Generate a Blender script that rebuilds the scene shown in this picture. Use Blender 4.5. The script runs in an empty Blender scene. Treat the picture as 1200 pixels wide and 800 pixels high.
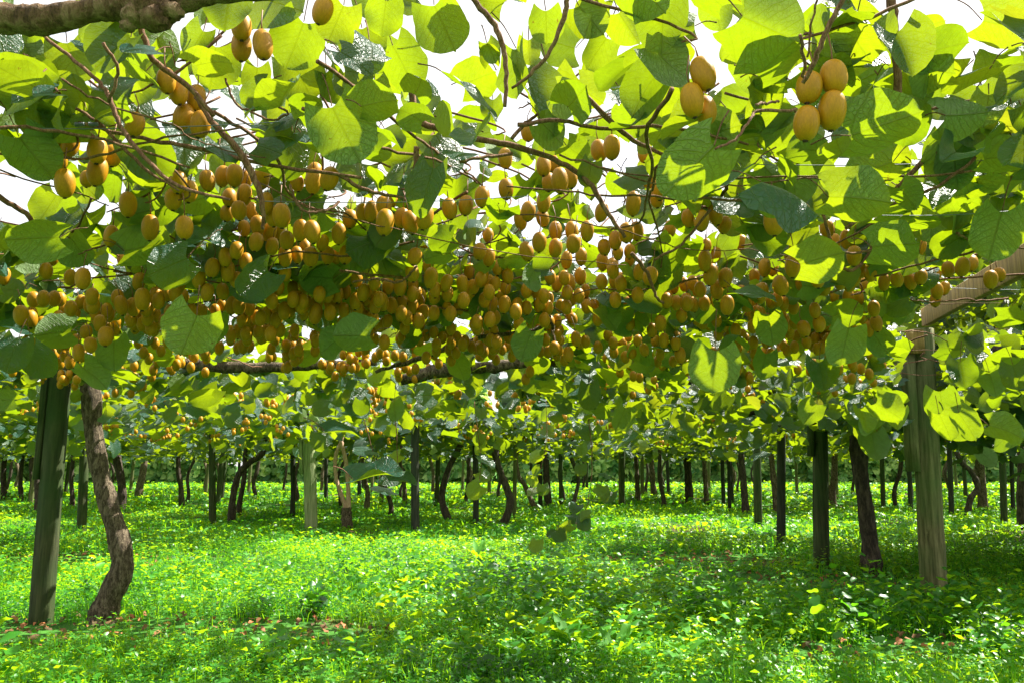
import bpy, math, random
import numpy as np
from mathutils import Vector, Matrix

# ------------------------------------------------------------------ camera, world, sun, exposure
scene = bpy.context.scene
col = scene.collection
CAM_H, F, PITCH = 1.1, 900.0, math.atan2(145, 900)
cam = bpy.data.objects.new("camera", bpy.data.cameras.new("camera"))
col.objects.link(cam)
cam.location = (0, 0, CAM_H)
cam.rotation_euler = (math.pi / 2 + PITCH, 0, 0)
cam.data.sensor_width = 36
cam.data.lens = 27
cam.data.clip_start = 0.05
cam.data.clip_end = 2000
scene.camera = cam

SUN_EL, SUN_AZ = math.radians(54), math.radians(60)      # azimuth from +Y towards +X
world = bpy.data.worlds.new("World")
scene.world = world
world.use_nodes = True
wn = world.node_tree
wn.nodes.clear()
sky = wn.nodes.new("ShaderNodeTexSky")
sky.sky_type = 'NISHITA'
sky.sun_disc = False
sky.sun_elevation = SUN_EL
sky.sun_rotation = SUN_AZ
sky.dust_density = 4.0
sky.air_density = 1.0
bg = wn.nodes.new("ShaderNodeBackground")
bg.inputs[1].default_value = 0.15
wo = wn.nodes.new("ShaderNodeOutputWorld")
# thin bright cloud over the blue
wtc = wn.nodes.new("ShaderNodeTexCoord")
cn = wn.nodes.new("ShaderNodeTexNoise"); cn.inputs["Scale"].default_value = 2.2; cn.inputs["Detail"].default_value = 6
wn.links.new(wtc.outputs["Generated"], cn.inputs["Vector"])
cr = wn.nodes.new("ShaderNodeValToRGB")
cr.color_ramp.elements[0].position = .30; cr.color_ramp.elements[0].color = (.55, .55, .55, 1)
cr.color_ramp.elements[1].position = .55; cr.color_ramp.elements[1].color = (.95, .95, .95, 1)
wn.links.new(cn.outputs[0], cr.inputs[0])
wm = wn.nodes.new("ShaderNodeMix"); wm.data_type = 'RGBA'
wn.links.new(cr.outputs[0], wm.inputs[0]); wn.links.new(sky.outputs[0], wm.inputs[6])
wm.inputs[7].default_value = (2.75, 2.7, 2.6, 1)
wn.links.new(wm.outputs[2], bg.inputs[0])
wn.links.new(bg.outputs[0], wo.inputs[0])

sl = bpy.data.lights.new("sun", 'SUN')
sl.energy = 5.0
sl.angle = math.radians(0.5)
sl.color = (1.0, 0.94, 0.83)
sun = bpy.data.objects.new("sun", sl)
col.objects.link(sun)
sdir = Vector((math.sin(SUN_AZ) * math.cos(SUN_EL), math.cos(SUN_AZ) * math.cos(SUN_EL), math.sin(SUN_EL)))
sun.rotation_euler = (-sdir).to_track_quat('-Z', 'Y').to_euler()
sun.location = sdir * 30

vs = scene.view_settings
vs.view_transform = 'Standard'
vs.look = 'None'
vs.exposure = 1.75
vs.gamma = 1
vs.use_curve_mapping = False
scene.cycles.max_bounces = 10
scene.cycles.diffuse_bounces = 5
scene.cycles.transmission_bounces = 8
scene.cycles.use_denoising = True

rng = np.random.default_rng(7)
random.seed(7)

# ------------------------------------------------------------------ helpers
def ray(px, py):
    u, v = (px - 600) / F, (400 - py) / F
    return np.array((u, math.cos(PITCH) - v * math.sin(PITCH), math.sin(PITCH) + v * math.cos(PITCH)))

def at(px, py, Y):
    d = ray(px, py)
    return np.array((0, 0, CAM_H)) + d * (Y / d[1])

def ground_at(px, py):
    d = ray(px, py)
    return np.array((0, 0, CAM_H)) + d * (-CAM_H / d[2])

def project(P):
    P = np.asarray(P, float)
    y, z = P[..., 1], P[..., 2] - CAM_H
    cz = y * math.cos(PITCH) + z * math.sin(PITCH)
    cy = -y * math.sin(PITCH) + z * math.cos(PITCH)
    cz = np.where(np.abs(cz) < 1e-3, 1e-3, cz)
    return 600 + F * P[..., 0] / cz, 400 - F * cy / cz, cz

def hash2(ix, iy, seed):
    h = (ix.astype(np.int64) * 374761393 + iy.astype(np.int64) * 668265263 + seed * 1442695041) & 0xFFFFFFFF
    h = ((h ^ (h >> 13)) * 1274126177) & 0xFFFFFFFF
    return ((h ^ (h >> 16)) & 0xFFFF) / 65535.0

def vnoise(x, y, seed=0):
    x, y = np.asarray(x, float), np.asarray(y, float)
    ix, iy = np.floor(x), np.floor(y)
    fx, fy = x - ix, y - iy
    fx, fy = fx * fx * (3 - 2 * fx), fy * fy * (3 - 2 * fy)
    a, b = hash2(ix, iy, seed), hash2(ix + 1, iy, seed)
    c, d = hash2(ix, iy + 1, seed), hash2(ix + 1, iy + 1, seed)
    return (a * (1 - fx) + b * fx) * (1 - fy) + (c * (1 - fx) + d * fx) * fy

def ground_z(x, y):
    return 0.10 * (vnoise(np.asarray(x) * 0.35, np.asarray(y) * 0.35, 3) - .5) + 0.05 * (vnoise(np.asarray(x) * 1.3, np.asarray(y) * 1.3, 4) - .5)

def tag(o, label=None, cat=None, group=None, kind=None):
    if label: o["label"] = label
    if cat: o["category"] = cat
    if group: o["group"] = group
    if kind: o["kind"] = kind
    return o

def empty(name, loc):
    o = bpy.data.objects.new(name, None)
    o.empty_display_size = 0.1
    col.objects.link(o)
    o.location = loc
    return o

def link(name, mesh, parent=None, world=True):
    o = bpy.data.objects.new(name, mesh)
    col.objects.link(o)
    if parent:
        o.parent = parent
        if world:                              # vertices were written in world coordinates
            o.location = -Vector(parent.location)
    return o

class MB:
    """collects tubes, boxes and balls for one mesh object"""
    def __init__(self): self.v, self.f, self.r = [], [], []
    def add(self, verts, faces, rnd=None):
        n = len(self.v)
        self.v.extend(map(tuple, verts))
        self.f.extend(tuple(i + n for i in f) for f in faces)
        self.r.extend([random.random() if rnd is None else rnd] * len(verts))
    def tube(self, pts, rad, sides=6, cap=True, rough=0.0, rnd=None, squash=1.0):
        pts = np.asarray(pts, float)
        n = len(pts)
        rad = np.broadcast_to(np.asarray(rad, float), (n,))
        tan = np.gradient(pts, axis=0)
        tan /= np.linalg.norm(tan, axis=1)[:, None] + 1e-9
        ref = np.array((0, 0, 1.)) if abs(tan[0][2]) < .8 else np.array((0, 1., 0))
        V = []
        for i in range(n):
            ref = ref - tan[i] * ref.dot(tan[i])
            ref /= np.linalg.norm(ref) + 1e-9
            b = np.cross(tan[i], ref)
            for k in range(sides):
                a = 2 * math.pi * k / sides
                rr = rad[i] * (1 + rough * (random.random() - .5))
                V.append(pts[i] + rr * (math.cos(a) * ref + squash * math.sin(a) * b))
        Fc = [(i * sides + k, i * sides + (k + 1) % sides, (i + 1) * sides + (k + 1) % sides, (i + 1) * sides + k)
              for i in range(n - 1) for k in range(sides)]
        if cap:
            Fc.append(tuple(range(sides))[::-1])
            Fc.append(tuple(range((n - 1) * sides, n * sides)))
        self.add(V, Fc, rnd)
    def box(self, p0, p1, w, h, up=(0, 0, 1), bevel=0.006):
        """board from p0 to p1 (centre line), width w across, height h along up"""
        p0, p1 = np.asarray(p0, float), np.asarray(p1, float)
        t = (p1 - p0) / np.linalg.norm(p1 - p0)
        up = np.asarray(up, float)
        up = up - t * up.dot(t); up /= np.linalg.norm(up)
        s = np.cross(t, up)
        b = bevel
        prof = [(-w/2+b, -h/2), (w/2-b, -h/2), (w/2, -h/2+b), (w/2, h/2-b), (w/2-b, h/2), (-w/2+b, h/2), (-w/2, h/2-b), (-w/2, -h/2+b)]
        L = np.linalg.norm(p1 - p0)
        ns = max(2, int(L / .25) + 1)
        V = []
        for i in range(ns):
            c = p0 + (p1 - p0) * i / (ns - 1)
            j = (random.random() - .5) * .004
            V += [c + s * (x + j) + up * (y + j) for x, y in prof]
        Fc = [(i*8+k, i*8+(k+1) % 8, (i+1)*8+(k+1) % 8, (i+1)*8+k) for i in range(ns-1) for k in range(8)]
        Fc += [tuple(range(8))[::-1], tuple(range((ns-1)*8, ns*8))]
        self.add(V, Fc)
    def ball(self, c, r, seg=8, rings=6, rough=0.0):
        V = [np.array(c) + np.array((0, 0, -r[2]))]
        for j in range(1, rings):
            ph = -math.pi/2 + math.pi*j/rings
            for k in range(seg):
                a = 2*math.pi*k/seg
                q = 1 + rough*(random.random()-.5)
                V.append(np.array(c)+np.array((r[0]*math.cos(ph)*math.cos(a)*q, r[1]*math.cos(ph)*math.sin(a)*q, r[2]*math.sin(ph)*q)))
        V.append(np.array(c)+np.array((0, 0, r[2])))
        Fc = [(0, 1+(k+1) % seg, 1+k) for k in range(seg)]
        for j in range(rings-2):
            o = 1+j*seg
            Fc += [(o+k, o+(k+1) % seg, o+seg+(k+1) % seg, o+seg+k) for k in range(seg)]
        o = 1+(rings-2)*seg
        Fc += [(o+k, o+(k+1) % seg, len(V)-1) for k in range(seg)]
        self.add(V, Fc)
    def mesh(self, name, mat, smooth=True):
        me = bpy.data.meshes.new(name)
        me.from_pydata(self.v, [], self.f)
        a = me.attributes.new("rnd", 'FLOAT', 'POINT')
        a.data.foreach_set("value", self.r)
        me.materials.append(mat)
        me.polygons.foreach_set("use_smooth", [smooth] * len(me.polygons))
        me.update()
        return me
    def build(self, name, mat, parent=None, smooth=True, world=True):
        return link(name, self.mesh(name, mat, smooth), parent, world)

def smooth_path(pts, n=8, wob=0.0):
    """Catmull-Rom through rows of [x, y, z, radius]"""
    P = np.asarray(pts, float)
    P = np.vstack([2*P[0]-P[1], P, 2*P[-1]-P[-2]])
    out = []
    for i in range(1, len(P)-2):
        for k in range(n):
            t = k/n
            out.append(.5*((2*P[i]) + (-P[i-1]+P[i+1])*t + (2*P[i-1]-5*P[i]+4*P[i+1]-P[i+2])*t*t + (-P[i-1]+3*P[i]-3*P[i+1]+P[i+2])*t**3))
    out.append(P[-2])
    out = np.array(out)
    if wob:
        w = rng.normal(0, wob, (len(out), 3)); w[0] = 0
        out[:, :3] += w
    return out

def grid_mesh(name, V, Q, mat, uv=None, rnd=None, smooth=True):
    """quads from numpy arrays; uv and rnd are per vertex"""
    me = bpy.data.meshes.new(name)
    nv, nf = len(V), len(Q)
    me.vertices.add(nv)
    me.vertices.foreach_set("co", np.ascontiguousarray(V, np.float32).ravel())
    me.loops.add(nf*4)
    me.polygons.add(nf)
    me.loops.foreach_set("vertex_index", np.ascontiguousarray(Q, np.int32).ravel())
    me.polygons.foreach_set("loop_start", np.arange(0, nf*4, 4, dtype=np.int32))
    me.polygons.foreach_set("use_smooth", np.full(nf, smooth))
    if uv is not None:
        l = me.uv_layers.new(name="UVMap")
        l.data.foreach_set("uv", np.ascontiguousarray(uv[Q.ravel()], np.float32).ravel())
    if rnd is not None:
        a = me.attributes.new("rnd", 'FLOAT', 'POINT')
        a.data.foreach_set("value", np.ascontiguousarray(rnd, np.float32))
    me.materials.append(mat)
    me.update(calc_edges=True)
    me.validate()
    return me

def leaf_template(rows, cols):
    t = np.linspace(0, 1, rows)
    t = .45*t+.55*(.5-.5*np.cos(math.pi*t))          # closer rows where the outline turns
    s = np.linspace(-1, 1, cols)
    T, S = np.meshgrid(t, s, indexing='ij')
    Q = [(i*cols+j, i*cols+j+1, (i+1)*cols+j+1, (i+1)*cols+j) for i in range(rows-1) for j in range(cols-1)]
    return S.ravel(), T.ravel(), np.array(Q)

def leaf_arrays(pos, N, D, size, lod, curl=1.0, aspect=None, rnd=None, oval=False):
    """round heart-shaped blades. pos = blade centre, N = top normal, D = towards the tip"""
    M = len(pos)
    rows, cols = {0: (17, 9), 1: (10, 7), 2: (6, 5), 3: (4, 3), 4: (3, 3)}[lod]
    S, T, Q = leaf_template(rows, cols)
    N = N/np.linalg.norm(N, axis=1)[:, None]
    D = D-N*(D*N).sum(1)[:, None]
    D = D/(np.linalg.norm(D, axis=1)[:, None]+1e-9)
    X = np.cross(D, N)
    if oval:
        W = 0.30*np.sqrt(np.clip(1-((2*T-.95)**2)/1.12, 0.0, 1))
        yb = T-.5
    else:
        W = 0.54*np.sqrt(np.clip(1-((2*T-.86)**2)/1.32, 0.0, 1))
        W = W*(1-.25*np.exp(-((T-1)/.07)**2)*0)
        yb = T-.27*np.abs(S)**1.7*(1-T)**3.2-.44+.05*np.exp(-(S/.3)**2)*T**8
    asp = rng.uniform(.88, 1.14, M) if aspect is None else np.broadcast_to(aspect, (M,))
    fold = rng.uniform(-.10, .42, M)*curl
    droop = rng.uniform(.0, .55, M)*curl
    cup = rng.normal(0, .18, M)*curl
    wav = rng.uniform(.02, .085, M)*curl
    ph = rng.uniform(0, 6.28, M)
    skew = rng.normal(0, .12, M)*curl
    x = S[None]*W[None]*asp[:, None]
    # a faintly toothed, uneven rim
    rim = 1+(.03*np.sin(T[None]*13+ph[:, None]*3+S[None]*2)+(rng.random((M, rows*cols))-.5)*(.04 if rows > 12 else .0))*(np.abs(S[None]) > .99)
    x = x*rim
    y = np.repeat(yb[None], M, 0)
    ax = np.abs(x)
    z = fold[:, None]*ax-droop[:, None]*np.clip(T[None]-.25, 0, 1)**2+cup[:, None]*4*x**2+wav[:, None]*np.sin(T[None]*9+ph[:, None]+np.sign(S)[None])*np.abs(S)[None]**2+skew[:, None]*x*T[None]*2
    P = (x[..., None]*X[:, None]+y[..., None]*D[:, None]+z[..., None]*N[:, None])*size[:, None, None]+pos[:, None]
    n = rows*cols
    Qs = (Q[None]+(np.arange(M)*n)[:, None, None]).reshape(-1, 4)
    uv = np.stack([np.broadcast_to(x*.9+.5, (M, n)), np.broadcast_to(T[None], (M, n))], -1).reshape(-1, 2)
    r = rng.random(M)*.958 if rnd is None else rnd
    base = pos-D*size[:, None]*.46
    return P.reshape(-1, 3), Qs, uv, np.repeat(r, n), base

class Leaves:
    def __init__(self): self.V, self.Q, self.U, self.R, self.n = [], [], [], [], 0
    def add(self, arr):
        V, Q, U, R, _ = arr
        self.V.append(V); self.Q.append(Q+self.n); self.U.append(U); self.R.append(R); self.n += len(V)
    def mesh(self, name, mat):
        return grid_mesh(name, np.concatenate(self.V), np.concatenate(self.Q), mat, np.concatenate(self.U), np.concatenate(self.R))
    def build(self, name, mat, parent=None):
        return link(name, self.mesh(name, mat), parent)

# ------------------------------------------------------------------ materials
def new_mat(name):
    m = bpy.data.materials.new(name)
    m.use_nodes = True
    nt = m.node_tree
    nt.nodes.clear()
    out = nt.nodes.new("ShaderNodeOutputMaterial")
    return m, nt, out

def nd(nt, typ, **kw):
    n = nt.nodes.new(typ)
    for k, v in kw.items():
        if isinstance(k, str) and k.startswith("i_"): n.inputs[k[2:]].default_value = v
        else: setattr(n, k, v)
    return n

def ramp(nt, stops, interp='LINEAR'):
    r = nt.nodes.new("ShaderNodeValToRGB")
    r.color_ramp.interpolation = interp
    e = r.color_ramp.elements
    while len(e) < len(stops): e.new(.5)
    for el, (p, c) in zip(e, stops):
        el.position = p; el.color = (*c, 1)
    return r

def mathn(nt, op, a=None, b=None, c=None):
    n = nt.nodes.new("ShaderNodeMath"); n.operation = op
    for i, x in enumerate((a, b, c)):
        if x is None: continue
        if isinstance(x, (int, float)): n.inputs[i].default_value = x
        else: nt.links.new(x, n.inputs[i])
    return n.outputs[0]

def mixc(nt, fac, a, b, blend='MIX'):
    n = nt.nodes.new("ShaderNodeMix"); n.data_type = 'RGBA'; n.blend_type = blend
    for sock, x in ((n.inputs[0], fac), (n.inputs[6], a), (n.inputs[7], b)):
        if isinstance(x, (int, float)): sock.default_value = x
        elif isinstance(x, tuple): sock.default_value = (*x, 1)
        else: nt.links.new(x, sock)
    return n.outputs[2]

def leaf_material(name, top, bottom, trans, old, tfac=.5, rough=.42, veins=True, gloss=.45):
    m, nt, out = new_mat(name)
    L = nt.links
    geo = nd(nt, "ShaderNodeNewGeometry")
    att = nd(nt, "ShaderNodeAttribute", attribute_name="rnd")
    lo, hi = (.7, 1.35) if veins else (.45, 1.6)  # wider tones without veins paint sunlit and shaded patches into the ground plants
    rt = ramp(nt, [(0, (top[0]*lo*.6, top[1]*lo, top[2]*lo)), (.5, top), (.94, (top[0]*hi*1.4, top[1]*hi, top[2]*hi)), (.985, old), (1, tuple(c*.7 for c in old))])
    rb = ramp(nt, [(0, tuple(c*.75 for c in bottom)), (.5, bottom), (.945, tuple(c*1.25 for c in bottom)), (.985, old), (1, old)])
    rr = ramp(nt, [(0, (trans[0]*(.65 if veins else .3), trans[1]*(.8 if veins else .6), trans[2])), (.55, trans), (.93, (trans[0]*1.3, trans[1]*1.08, trans[2]*1.2)), (.99, (.35, .16, .03)), (1, (.3, .11, .03))])
    for r in (rt, rb, rr): L.new(att.outputs["Fac"], r.inputs[0])
    c = mixc(nt, geo.outputs["Backfacing"], rt.outputs[0], rb.outputs[0])
    tcol = rr.outputs[0]
    if veins:
        uv = nd(nt, "ShaderNodeUVMap")
        sep = nd(nt, "ShaderNodeSeparateXYZ"); L.new(uv.outputs[0], sep.inputs[0])
        sx = mathn(nt, 'ABSOLUTE', mathn(nt, 'SUBTRACT', sep.outputs[0], .5))
        mid = mathn(nt, 'SUBTRACT', 1.0, mathn(nt, 'MULTIPLY', sx, 42.0)); 
        wob = nd(nt, "ShaderNodeTexNoise", i_Scale=3.5, i_Detail=2.0); wob.noise_dimensions = '4D'
        L.new(uv.outputs[0], wob.inputs["Vector"]); L.new(mathn(nt, 'MULTIPLY', att.outputs["Fac"], 90.0), wob.inputs["W"])
        q = mathn(nt, 'SUBTRACT', sep.outputs[1], mathn(nt, 'ADD', mathn(nt, 'MULTIPLY', mathn(nt, 'POWER', sx, 1.25), 1.15), mathn(nt, 'MULTIPLY', wob.outputs[0], .16)))
        w = mathn(nt, 'ABSOLUTE', mathn(nt, 'SUBTRACT', mathn(nt, 'FRACT', mathn(nt, 'MULTIPLY', q, 6.3)), .5))
        sv = mathn(nt, 'MULTIPLY', mathn(nt, 'SUBTRACT', 1.0, mathn(nt, 'MULTIPLY', w, 9.0)), .5)
        vor = nd(nt, "ShaderNodeTexVoronoi", i_Scale=15.0, feature='DISTANCE_TO_EDGE')
        L.new(uv.outputs[0], vor.inputs["Vector"])
        net = mathn(nt, 'MULTIPLY', mathn(nt, 'SUBTRACT', 1.0, mathn(nt, 'MULTIPLY', vor.outputs["Distance"], 11.0)), .30)
        vn = nt.nodes.new("ShaderNodeMath"); vn.operation = 'MAXIMUM'; vn.use_clamp = True
        L.new(mathn(nt, 'MAXIMUM', mid, net), vn.inputs[0]); L.new(sv, vn.inputs[1])
        v = vn.outputs[0]
        c = mixc(nt, mathn(nt, 'MULTIPLY', v, .6), c, (.20, .27, .10))
        tcol = mixc(nt, mathn(nt, 'MULTIPLY', v, .55), tcol, tuple(x*.45 for x in trans))
        tex = nd(nt, "ShaderNodeTexNoise", i_Scale=9.0, i_Detail=3.0)
        L.new(uv.outputs[0], tex.inputs["Vector"])
        tcol = mixc(nt, .45, tcol, mixc(nt, tex.outputs[0], tuple(x*.6 for x in trans), tuple(min(1, x*1.35) for x in trans)))
        spot = nd(nt, "ShaderNodeTexNoise", i_Scale=5.0, i_Detail=4.0, i_Roughness=.7); spot.noise_dimensions = '4D'
        L.new(uv.outputs[0], spot.inputs["Vector"]); L.new(mathn(nt, 'MULTIPLY', att.outputs["Fac"], 60.0), spot.inputs["W"])
        sr_ = ramp(nt, [(.66, (0, 0, 0)), (.70, (1, 1, 1))]); L.new(spot.outputs[0], sr_.inputs[0])
        c = mixc(nt, mathn(nt, 'MULTIPLY', sr_.outputs[0], .8), c, (.14, .065, .02))
        tcol = mixc(nt, mathn(nt, 'MULTIPLY', sr_.outputs[0], .8), tcol, (.16, .06, .008))
        c = mixc(nt, .5, c, mixc(nt, spot.outputs[0], (0, 0, 0), (1, 1, 1)), 'OVERLAY')
        bump = nd(nt, "ShaderNodeBump", i_Strength=1.0, i_Distance=.010)
        bh = mathn(nt, 'ADD', mathn(nt, 'MULTIPLY', tex.outputs[0], .5), mathn(nt, 'MULTIPLY', v, -.6))
        L.new(bh, bump.inputs["Height"])
    pb = nd(nt, "ShaderNodeBsdfPrincipled", i_Roughness=rough)
    pb.inputs["Specular IOR Level"].default_value = gloss
    L.new(c, pb.inputs["Base Color"])
    # the hairy underside is duller than the waxy top
    L.new(mathn(nt, 'ADD', rough, mathn(nt, 'MULTIPLY', geo.outputs["Backfacing"], .3)), pb.inputs["Roughness"])
    tr = nd(nt, "ShaderNodeBsdfTranslucent")
    L.new(tcol, tr.inputs[0])
    if veins: L.new(bump.outputs[0], pb.inputs["Normal"])
    mx = nd(nt, "ShaderNodeMixShader"); mx.inputs[0].default_value = tfac
    L.new(pb.outputs[0], mx.inputs[1]); L.new(tr.outputs[0], mx.inputs[2])
    L.new(mx.outputs[0], out.inputs[0])
    return m

M_LEAF = leaf_material("kiwi_leaf", (.007, .070, .060), (.17, .29, .10), (.25, .345, .003), (.30, .22, .03), tfac=.5, rough=.36, gloss=.6)
M_GRASS = leaf_material("grass_blade", (.04, .27, .010), (.045, .29, .012), (.36, .68, .006), (.34, .30, .10), tfac=.5, rough=.5, veins=False, gloss=.35)
M_WEED = leaf_material("weed_leaf", (.04, .22, .018), (.07, .27, .02), (.40, .66, .008), (.42, .36, .06), tfac=.5, rough=.4, veins=False, gloss=.5)
M_HEDGE = leaf_material("shelter_leaf", (.16, .32, .08), (.18, .34, .10), (.50, .75, .12), (.2, .2, .05), tfac=.4, rough=.5, veins=False, gloss=.3)

def bark_material(name, dark, mid, light, scale=14, stretch=.28, bump=.9, moss=None):
    m, nt, out = new_mat(name)
    L = nt.links
    tc = nd(nt, "ShaderNodeTexCoord")
    mp = nd(nt, "ShaderNodeMapping"); mp.inputs["Scale"].default_value = (1, 1, stretch)
    L.new(tc.outputs["Object"], mp.inputs[0])
    n1 = nd(nt, "ShaderNodeTexNoise", i_Scale=scale*2.2, i_Detail=7.0, i_Roughness=.65)
    v1 = nd(nt, "ShaderNodeTexVoronoi", i_Scale=scale*1.6, feature='F1')
    L.new(mp.outputs[0], n1.inputs["Vector"])
    wv = nt.nodes.new("ShaderNodeVectorMath"); wv.operation = 'ADD'
    L.new(mp.outputs[0], wv.inputs[0]); 
    sc = nt.nodes.new("ShaderNodeVectorMath"); sc.operation = 'SCALE'; sc.inputs[3].default_value = .12
    L.new(n1.outputs["Color"], sc.inputs[0]); L.new(sc.outputs[0], wv.inputs[1])
    L.new(wv.outputs[0], v1.inputs["Vector"])
    h = mathn(nt, 'ADD', mathn(nt, 'MULTIPLY', n1.outputs[0], .6), mathn(nt, 'MULTIPLY', v1.outputs["Distance"], .6))
    r = ramp(nt, [(.25, dark), (.55, mid), (.85, light)])
    L.new(h, r.inputs[0])
    c = r.outputs[0]
    if moss:
        n2 = nd(nt, "ShaderNodeTexNoise", i_Scale=2.6, i_Detail=4.0)
        L.new(tc.outputs["Object"], n2.inputs["Vector"])
        rm = ramp(nt, [(.45, (0, 0, 0)), (.65, (1, 1, 1))]); L.new(n2.outputs[0], rm.inputs[0])
        c = mixc(nt, mathn(nt, 'MULTIPLY', rm.outputs[0], .6), c, moss)
    pb = nd(nt, "ShaderNodeBsdfPrincipled", i_Roughness=.85)
    pb.inputs["Specular IOR Level"].default_value = .25
    L.new(c, pb.inputs["Base Color"])
    b = nd(nt, "ShaderNodeBump", i_Strength=bump, i_Distance=.02)
    L.new(h, b.inputs["Height"]); L.new(b.outputs[0], pb.inputs["Normal"])
    L.new(pb.outputs[0], out.inputs[0])
    return m

M_BARK = bark_material("vine_bark", (.018, .013, .008), (.085, .062, .040), (.28, .22, .15), scale=24, stretch=.3, bump=1.0)
M_BARKSHADED = bark_material("shaded_bark", (.015, .012, .010), (.045, .034, .026), (.11, .085, .06), scale=18)  # vine bark darkened in colour for trunks seen shaded and against the light
M_CANE = bark_material("cane_bark", (.05, .022, .014), (.15, .07, .038), (.30, .17, .10), scale=40, bump=.4)
M_PALECANE = bark_material("pale_cane_bark", (.25, .15, .09), (.42, .27, .18), (.58, .42, .30), scale=30, bump=.3)
M_OLDWOOD = bark_material("old_cordon_bark", (.04, .022, .010), (.16, .092, .040), (.34, .23, .12), scale=20, bump=1.0)

def wood_material(name, dark, light, moss, mossamt):
    m, nt, out = new_mat(name)
    L = nt.links
    tc = nd(nt, "ShaderNodeTexCoord")
    mp = nd(nt, "ShaderNodeMapping"); mp.inputs["Scale"].default_value = (24, 24, 1.7)
    L.new(tc.outputs["Object"], mp.inputs[0])
    n1 = nd(nt, "ShaderNodeTexNoise", i_Scale=1.6, i_Detail=6.0, i_Roughness=.62)
    L.new(mp.outputs[0], n1.inputs["Vector"])
    r = ramp(nt, [(.30, tuple(x*.35 for x in dark)), (.42, dark), (.68, light)])
    L.new(n1.outputs[0], r.inputs[0])
    n2 = nd(nt, "ShaderNodeTexNoise", i_Scale=2.2, i_Detail=5.0)
    L.new(tc.outputs["Object"], n2.inputs["Vector"])
    rm = ramp(nt, [(.38, (0, 0, 0)), (.66, (1, 1, 1))]); L.new(n2.outputs[0], rm.inputs[0])
    c = mixc(nt, mathn(nt, 'MULTIPLY', rm.outputs[0], mossamt), r.outputs[0], moss)
    n3 = nd(nt, "ShaderNodeTexNoise", i_Scale=60.0, i_Detail=3.0)
    L.new(tc.outputs["Object"], n3.inputs["Vector"])
    c = mixc(nt, .25, c, mixc(nt, n3.outputs[0], (.02, .02, .01), (.5, .5, .4)), 'OVERLAY')
    pb = nd(nt, "ShaderNodeBsdfPrincipled", i_Roughness=.8)
    pb.inputs["Specular IOR Level"].default_value = .3
    L.new(c, pb.inputs["Base Color"])
    b = nd(nt, "ShaderNodeBump", i_Strength=.6, i_Distance=.01)
    L.new(n1.outputs[0], b.inputs["Height"]); L.new(b.outputs[0], pb.inputs["Normal"])
    L.new(pb.outputs[0], out.inputs[0])
    return m

M_POSTGREEN = wood_material("mossy_post_wood", (.030, .036, .012), (.085, .095, .036), (.025, .065, .010), .85)
M_POSTGREY = wood_material("weathered_post_wood", (.10, .095, .038), (.25, .23, .11), (.07, .135, .03), .75)
M_POSTLIT = wood_material("sunlit_post_wood", (.24, .27, .13), (.44, .46, .28), (.18, .30, .10), .6)  # sunlight put into the colour: lightened copy of the post wood
M_POSTSHADED = wood_material("shaded_post_wood", (.02, .02, .015), (.055, .055, .04), (.02, .04, .014), .6)  # canopy shade put into the colour: near-black copy of the post wood
M_BEAM = wood_material("sawn_beam_wood", (.20, .125, .025), (.42, .29, .085), (.17, .15, .04), .4)

def kiwi_material():
    m, nt, out = new_mat("kiwifruit_skin")
    L = nt.links
    tc = nd(nt, "ShaderNodeTexCoord")
    oi = nd(nt, "ShaderNodeObjectInfo")
    n1 = nd(nt, "ShaderNodeTexNoise", i_Scale=70.0, i_Detail=5.0, i_Roughness=.7)
    mp = nd(nt, "ShaderNodeMapping"); mp.inputs["Scale"].default_value = (1, 1, .35)
    L.new(tc.outputs["Object"], mp.inputs[0]); L.new(mp.outputs[0], n1.inputs["Vector"])
    n2 = nd(nt, "ShaderNodeTexNoise", i_Scale=22.0, i_Detail=3.0)
    L.new(tc.outputs["Object"], n2.inputs["Vector"])
    r = ramp(nt, [(0.0, (.36, .145, .002)), (.5, (.45, .20, .002)), (1.0, (.53, .255, .003))])
    L.new(oi.outputs["Random"], r.inputs[0])
    c = mixc(nt, .6, r.outputs[0], mixc(nt, n1.outputs[0], (.13, .047, .002), (.70, .34, .004)))
    c = mixc(nt, mathn(nt, 'MULTIPLY', n2.outputs[0], .3), c, (.27, .18, .008))
    pb = nd(nt, "ShaderNodeBsdfPrincipled", i_Roughness=.45)
    pb.inputs["Specular IOR Level"].default_value = .26
    pb.inputs["Sheen Weight"].default_value = .0
    pb.inputs["Sheen Roughness"].default_value = .45
    pb.inputs["Sheen Tint"].default_value = (1, .75, .4, 1)
    L.new(c, pb.inputs["Base Color"])
    n3 = nd(nt, "ShaderNodeTexNoise", i_Scale=420.0, i_Detail=2.0); L.new(mp.outputs[0], n3.inputs["Vector"])
    c2_ = mixc(nt, .28, c, mixc(nt, n3.outputs[0], (0, 0, 0), (1, 1, 1)), 'OVERLAY'); L.new(c2_, pb.inputs["Base Color"])
    b = nd(nt, "ShaderNodeBump", i_Strength=.45, i_Distance=.002)
    L.new(n1.outputs[0], b.inputs["Height"]); L.new(b.outputs[0], pb.inputs["Normal"])
    L.new(pb.outputs[0], out.inputs[0])
    return m
M_KIWI = kiwi_material()

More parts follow.
